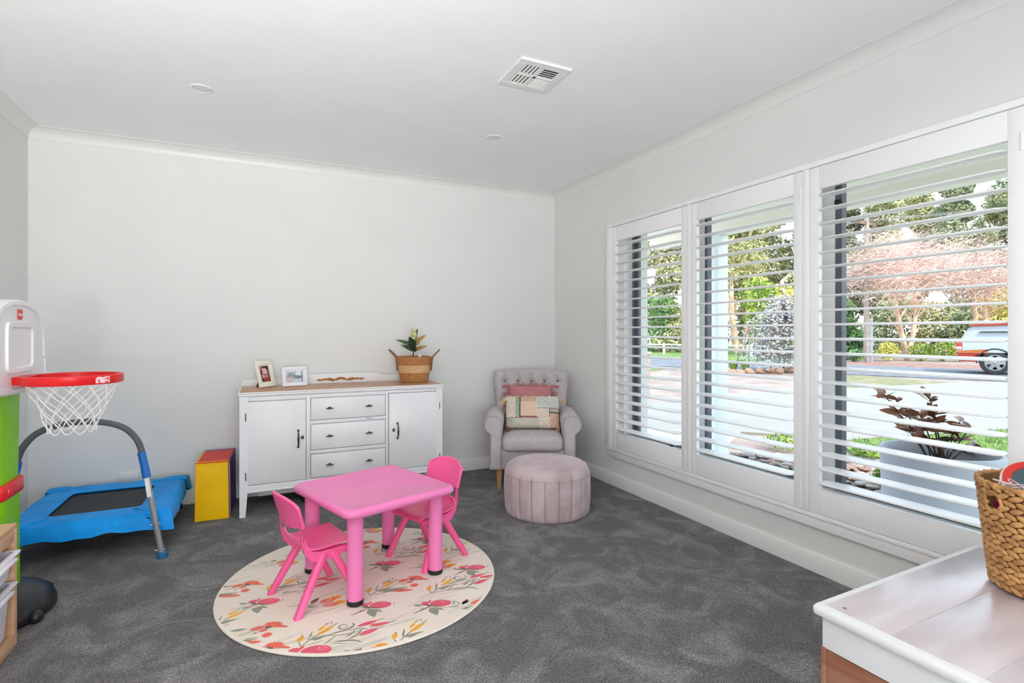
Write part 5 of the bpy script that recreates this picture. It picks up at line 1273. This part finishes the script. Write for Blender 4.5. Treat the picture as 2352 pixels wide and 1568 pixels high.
# brick letterbox pier
p = G(1480, 912); lb = thing('letterbox_pier', 'pale brick letterbox pier by the driveway in the farthest shutter panel', 'letterbox', (p.x-.05, p.y+.12, GZ), radians(-10))
b = B(); b.box(-.165, .165, -.165, .165, 0, .92); b.build('mortar_core', mat('mortar', (206, 196, 186), .9), lb, smooth=0)
bsrc = None; MB_ = mat('pale_brick', (216, 190, 172), .85, .08, 6)
for c_ in range(11):
    for f_ in range(4):
        for q in range(2):
            if bsrc is None:
                b = B(); b.box(-.083, .083, -.006, .008, -.036, .036, .003); bsrc = b.build('brick', MB_, lb, smooth=0); o = bsrc
            else: o = inst(bsrc, lb)
            an = f_*pi/2; off = (-.088+.176*q)*(1 if c_ % 2 else 1)+(.012 if c_ % 2 else -.012); d = Vector((cos(an), sin(an), 0)); nn_ = Vector((sin(an), -cos(an), 0))
            o.location = d*off*.9+nn_*.168+Vector((0, 0, .042+c_*.083)); o.rotation_euler = (0, 0, an)
b = B(); b.box(-.20, .20, -.20, .20, .921, .98, .006); b.build('capstone', mat('mortar', (206, 196, 186)), lb, smooth=30)
# low rail fence across the road
t = thing('rail_fence', 'low white post and rail fence across the road at far left', 'fence', GD(1545, 34)); fd = Vector((rd.x, rd.y, 0)); b = B()
b.tube([fd*-8+Vector((0, 0, .62)), fd*10+Vector((0, 0, .62))], .04, 6); b.build('rail', M_post, t)
for k in range(7):
    b = B(); q = fd*(-7.5+k*2.7); b.box(q.x-.05, q.x+.05, q.y-.05, q.y+.05, 0, .75); b.build('fence_post', M_post, t, smooth=0)
# power pole with wires, street post
pp = GD(1990, 26.0); t = thing('power_pole', 'pale timber power pole with wires in the near window', 'pole', pp)
b = B(); b.tube([(0, 0, 0), (.02, 0, 7.2)], [.13, .10], 12); b.build('shaft', mat('pole_timber', (206, 186, 170), .8, .1, 6), t)
b = B(); b.box(-.7, .7, -.06, .06, 6.7, 6.85); b.build('crossarm', M_bark2, t, smooth=0)
for k, dx in enumerate((-.6, 0, .6)):
    for s in (-1, 1):
        b = B(); q = [Vector((dx*.3, dx*.3, 6.9))+Vector((rd.x, rd.y, 0))*s*L+Vector((0, 0, .0009*(L-22)**2-.0009*484)) for L in range(0, 45, 4)]; b.tube(q, .009, 5); b.build('wire', mat('wire_grey', (214, 206, 200), .6), t)
q = GD(2001, 25.6); t = thing('street_post', 'slim grey steel post beside the power pole', 'post', q); b = B(); b.tube([(0, 0, 0), (0, 0, 2.0)], .07, 10); b.build('shaft', mat('post_grey', (190, 196, 206), .5), t); b = B(); b.lathe([(.075, 2.0), (.06, 2.04), (.01, 2.06)], 10); b.build('cap', mat('post_grey', (190, 196, 206)), t)

# ------------------------------------------------------------------ pickup on the road (length along local x, rear at -x)
pk = GD(2283, 18.1)+Vector((.4, -.916, 0))*1.05; yaw = atan2(-.916, .4)
ut = thing('pickup', 'red pickup with white canopy driving past on the road', 'car', (pk.x, pk.y, GZ+.006), yaw)
M_cred = mat('car_red', (206, 44, 36), .25, .03, 3, coat=.6); M_cwht = mat('car_white', (224, 232, 236), .22, .02, 3, coat=.6); M_cor = mat('car_orange_trim', (226, 120, 58), .35, .04, 3); M_tyre = mat('tyre', (54, 54, 56), .8, .1, 20); M_alloy = mat('alloy', (206, 208, 212), .3, .04, 10, metal=.7); M_dglass = mat('dark_glass', (60, 70, 78), .1, .05, 3)
xr = -1.05           # rear axle; rear bumper at -2.0
def prof(name, pts, w0, w1, m, par=ut, bev=0):
    b = B(); b.loft([[Vector((x, y, z)) for x, z in pts] for y in (-w0, -w1, w1, w0)] if w1 != w0 else [[Vector((x, y, z)) for x, z in pts] for y in (-w0, w0)]); return b.build(name, m, par, smooth=25)
arch = lambda cx_, s=1: [(cx_+.44*cos(radians(a)), .40+.44*sin(radians(a))) for a in range(0, 181, 15)]
low = [(-2.0, .46), (-1.98, .72), (3.15, .72), (3.25, .60), (3.2, .38), (2.68, .36)]+[(x, z) for x, z in arch(2.24)]+[(1.80, .36), (xr+.44, .36)]+[(x, z) for x, z in arch(xr)]+[(xr-.44, .40), (-1.9, .42)]
prof('lower_body', low, .90, .86, M_cred)
prof('tray_side', [(-2.0, .725), (-2.02, .85), (-1.97, 1.10), (.36, 1.12), (.36, .725)], .915, .90, M_cwht)
prof('side_stripe', [(-1.99, .70), (-1.99, .78), (-1.20, .84), (-1.22, .70)], .922, .922, M_cor)
prof('canopy', [(-1.95, 1.105), (-1.72, 1.55), (-1.60, 1.60), (.30, 1.66), (.34, 1.125)], .80, .86, M_cwht)
prof('cab', [(.37, .725), (.37, 1.60), (.55, 1.68), (1.35, 1.68), (2.0, 1.10), (3.1, 1.02), (3.16, .725)], .82, .90, M_cred)
prof('canopy_roof', [(-1.70, 1.57), (-1.62, 1.645), (-1.45, 1.69), (.28, 1.74), (.34, 1.67), (-1.55, 1.605)], .82, .78, M_cred)
prof('canopy_window', [(-1.45, 1.40), (-1.40, 1.43), (.18, 1.44), (.18, 1.40)], .866, .866, M_dglass)
prof('cab_window', [(.50, 1.15), (.55, 1.55), (1.30, 1.55), (1.80, 1.15)], .905, .905, M_dglass)
prof('bumper', [(-2.10, .48), (-2.10, .60), (-1.98, .62), (-1.98, .46)], .85, .88, M_cred)
for sy in (-1, 1):
    b = B(); b.box(-2.04, -1.86, sy*.88-.04, sy*.88+.045, .80, 1.06, .015); tl = b.build('tail_light', mat('tail_lens', (212, 62, 58), .2), ut)
    b = B(); b.box(-2.045, -1.88, sy*.89-.035, sy*.89+.037, .82, .92, .01); b.build('reverse_lens', mat('clear_lens', (240, 232, 228), .2), tl)
    for wx in (xr, 2.24):
        b = B(); q = [Vector((wx+r*cos(2*pi*k/32), sy*.70+sy*y, .395+r*sin(2*pi*k/32))) for r, y in ((.26, .0),) for k in range(32)]
        b.loft([[Vector((wx+r*cos(2*pi*k/32), sy*(.68+y), .395+r*sin(2*pi*k/32))) for k in range(32)] for r, y in ((.25, 0), (.36, .0), (.388, .03), (.39, .20), (.37, .232), (.27, .238), (.255, .20), (.25, 0))], True, False, False); wl = b.build('tyre', M_tyre, ut, smooth=40)
        b = B()
        b.loft([[Vector((wx+r*cos(2*pi*k/32), sy*(.68+y), .395+r*sin(2*pi*k/32))) for k in range(32)] for r, y in ((.258, .19), (.262, .236), (.232, .236), (.228, .17))], True, False, False)
        for k in range(6):
            a = 2*pi*k/6; c_, s_ = cos(a), sin(a); T_ = Vector((-s_, 0, c_)); o_ = Vector((wx, sy*.905, .395)); d = Vector((c_, 0, s_)); hN = Vector((0, sy*.02, 0))
            b.loft([[o_+d*.04-T_*.045-hN, o_+d*.04+T_*.045-hN, o_+d*.04+T_*.045+hN, o_+d*.04-T_*.045+hN], [o_+d*.235-T_*.055-hN, o_+d*.235+T_*.055-hN, o_+d*.235+T_*.055+hN*.5, o_+d*.235-T_*.055+hN*.5]])
        b.ball((wx, sy*.905, .395), .06, .03, .06, u=12, v=6); b.build('alloy_wheel', M_alloy, wl, smooth=30)
        b = B(); b.loft([[Vector((wx+r*cos(radians(a)), sy*y, .40+r*sin(radians(a)))) for a in range(-5, 186, 10)] for r, y in ((.43, .80), (.43, .925), (.47, .925))], closed=False); b.build('wheel_arch', M_tyre, ut, smooth=40)
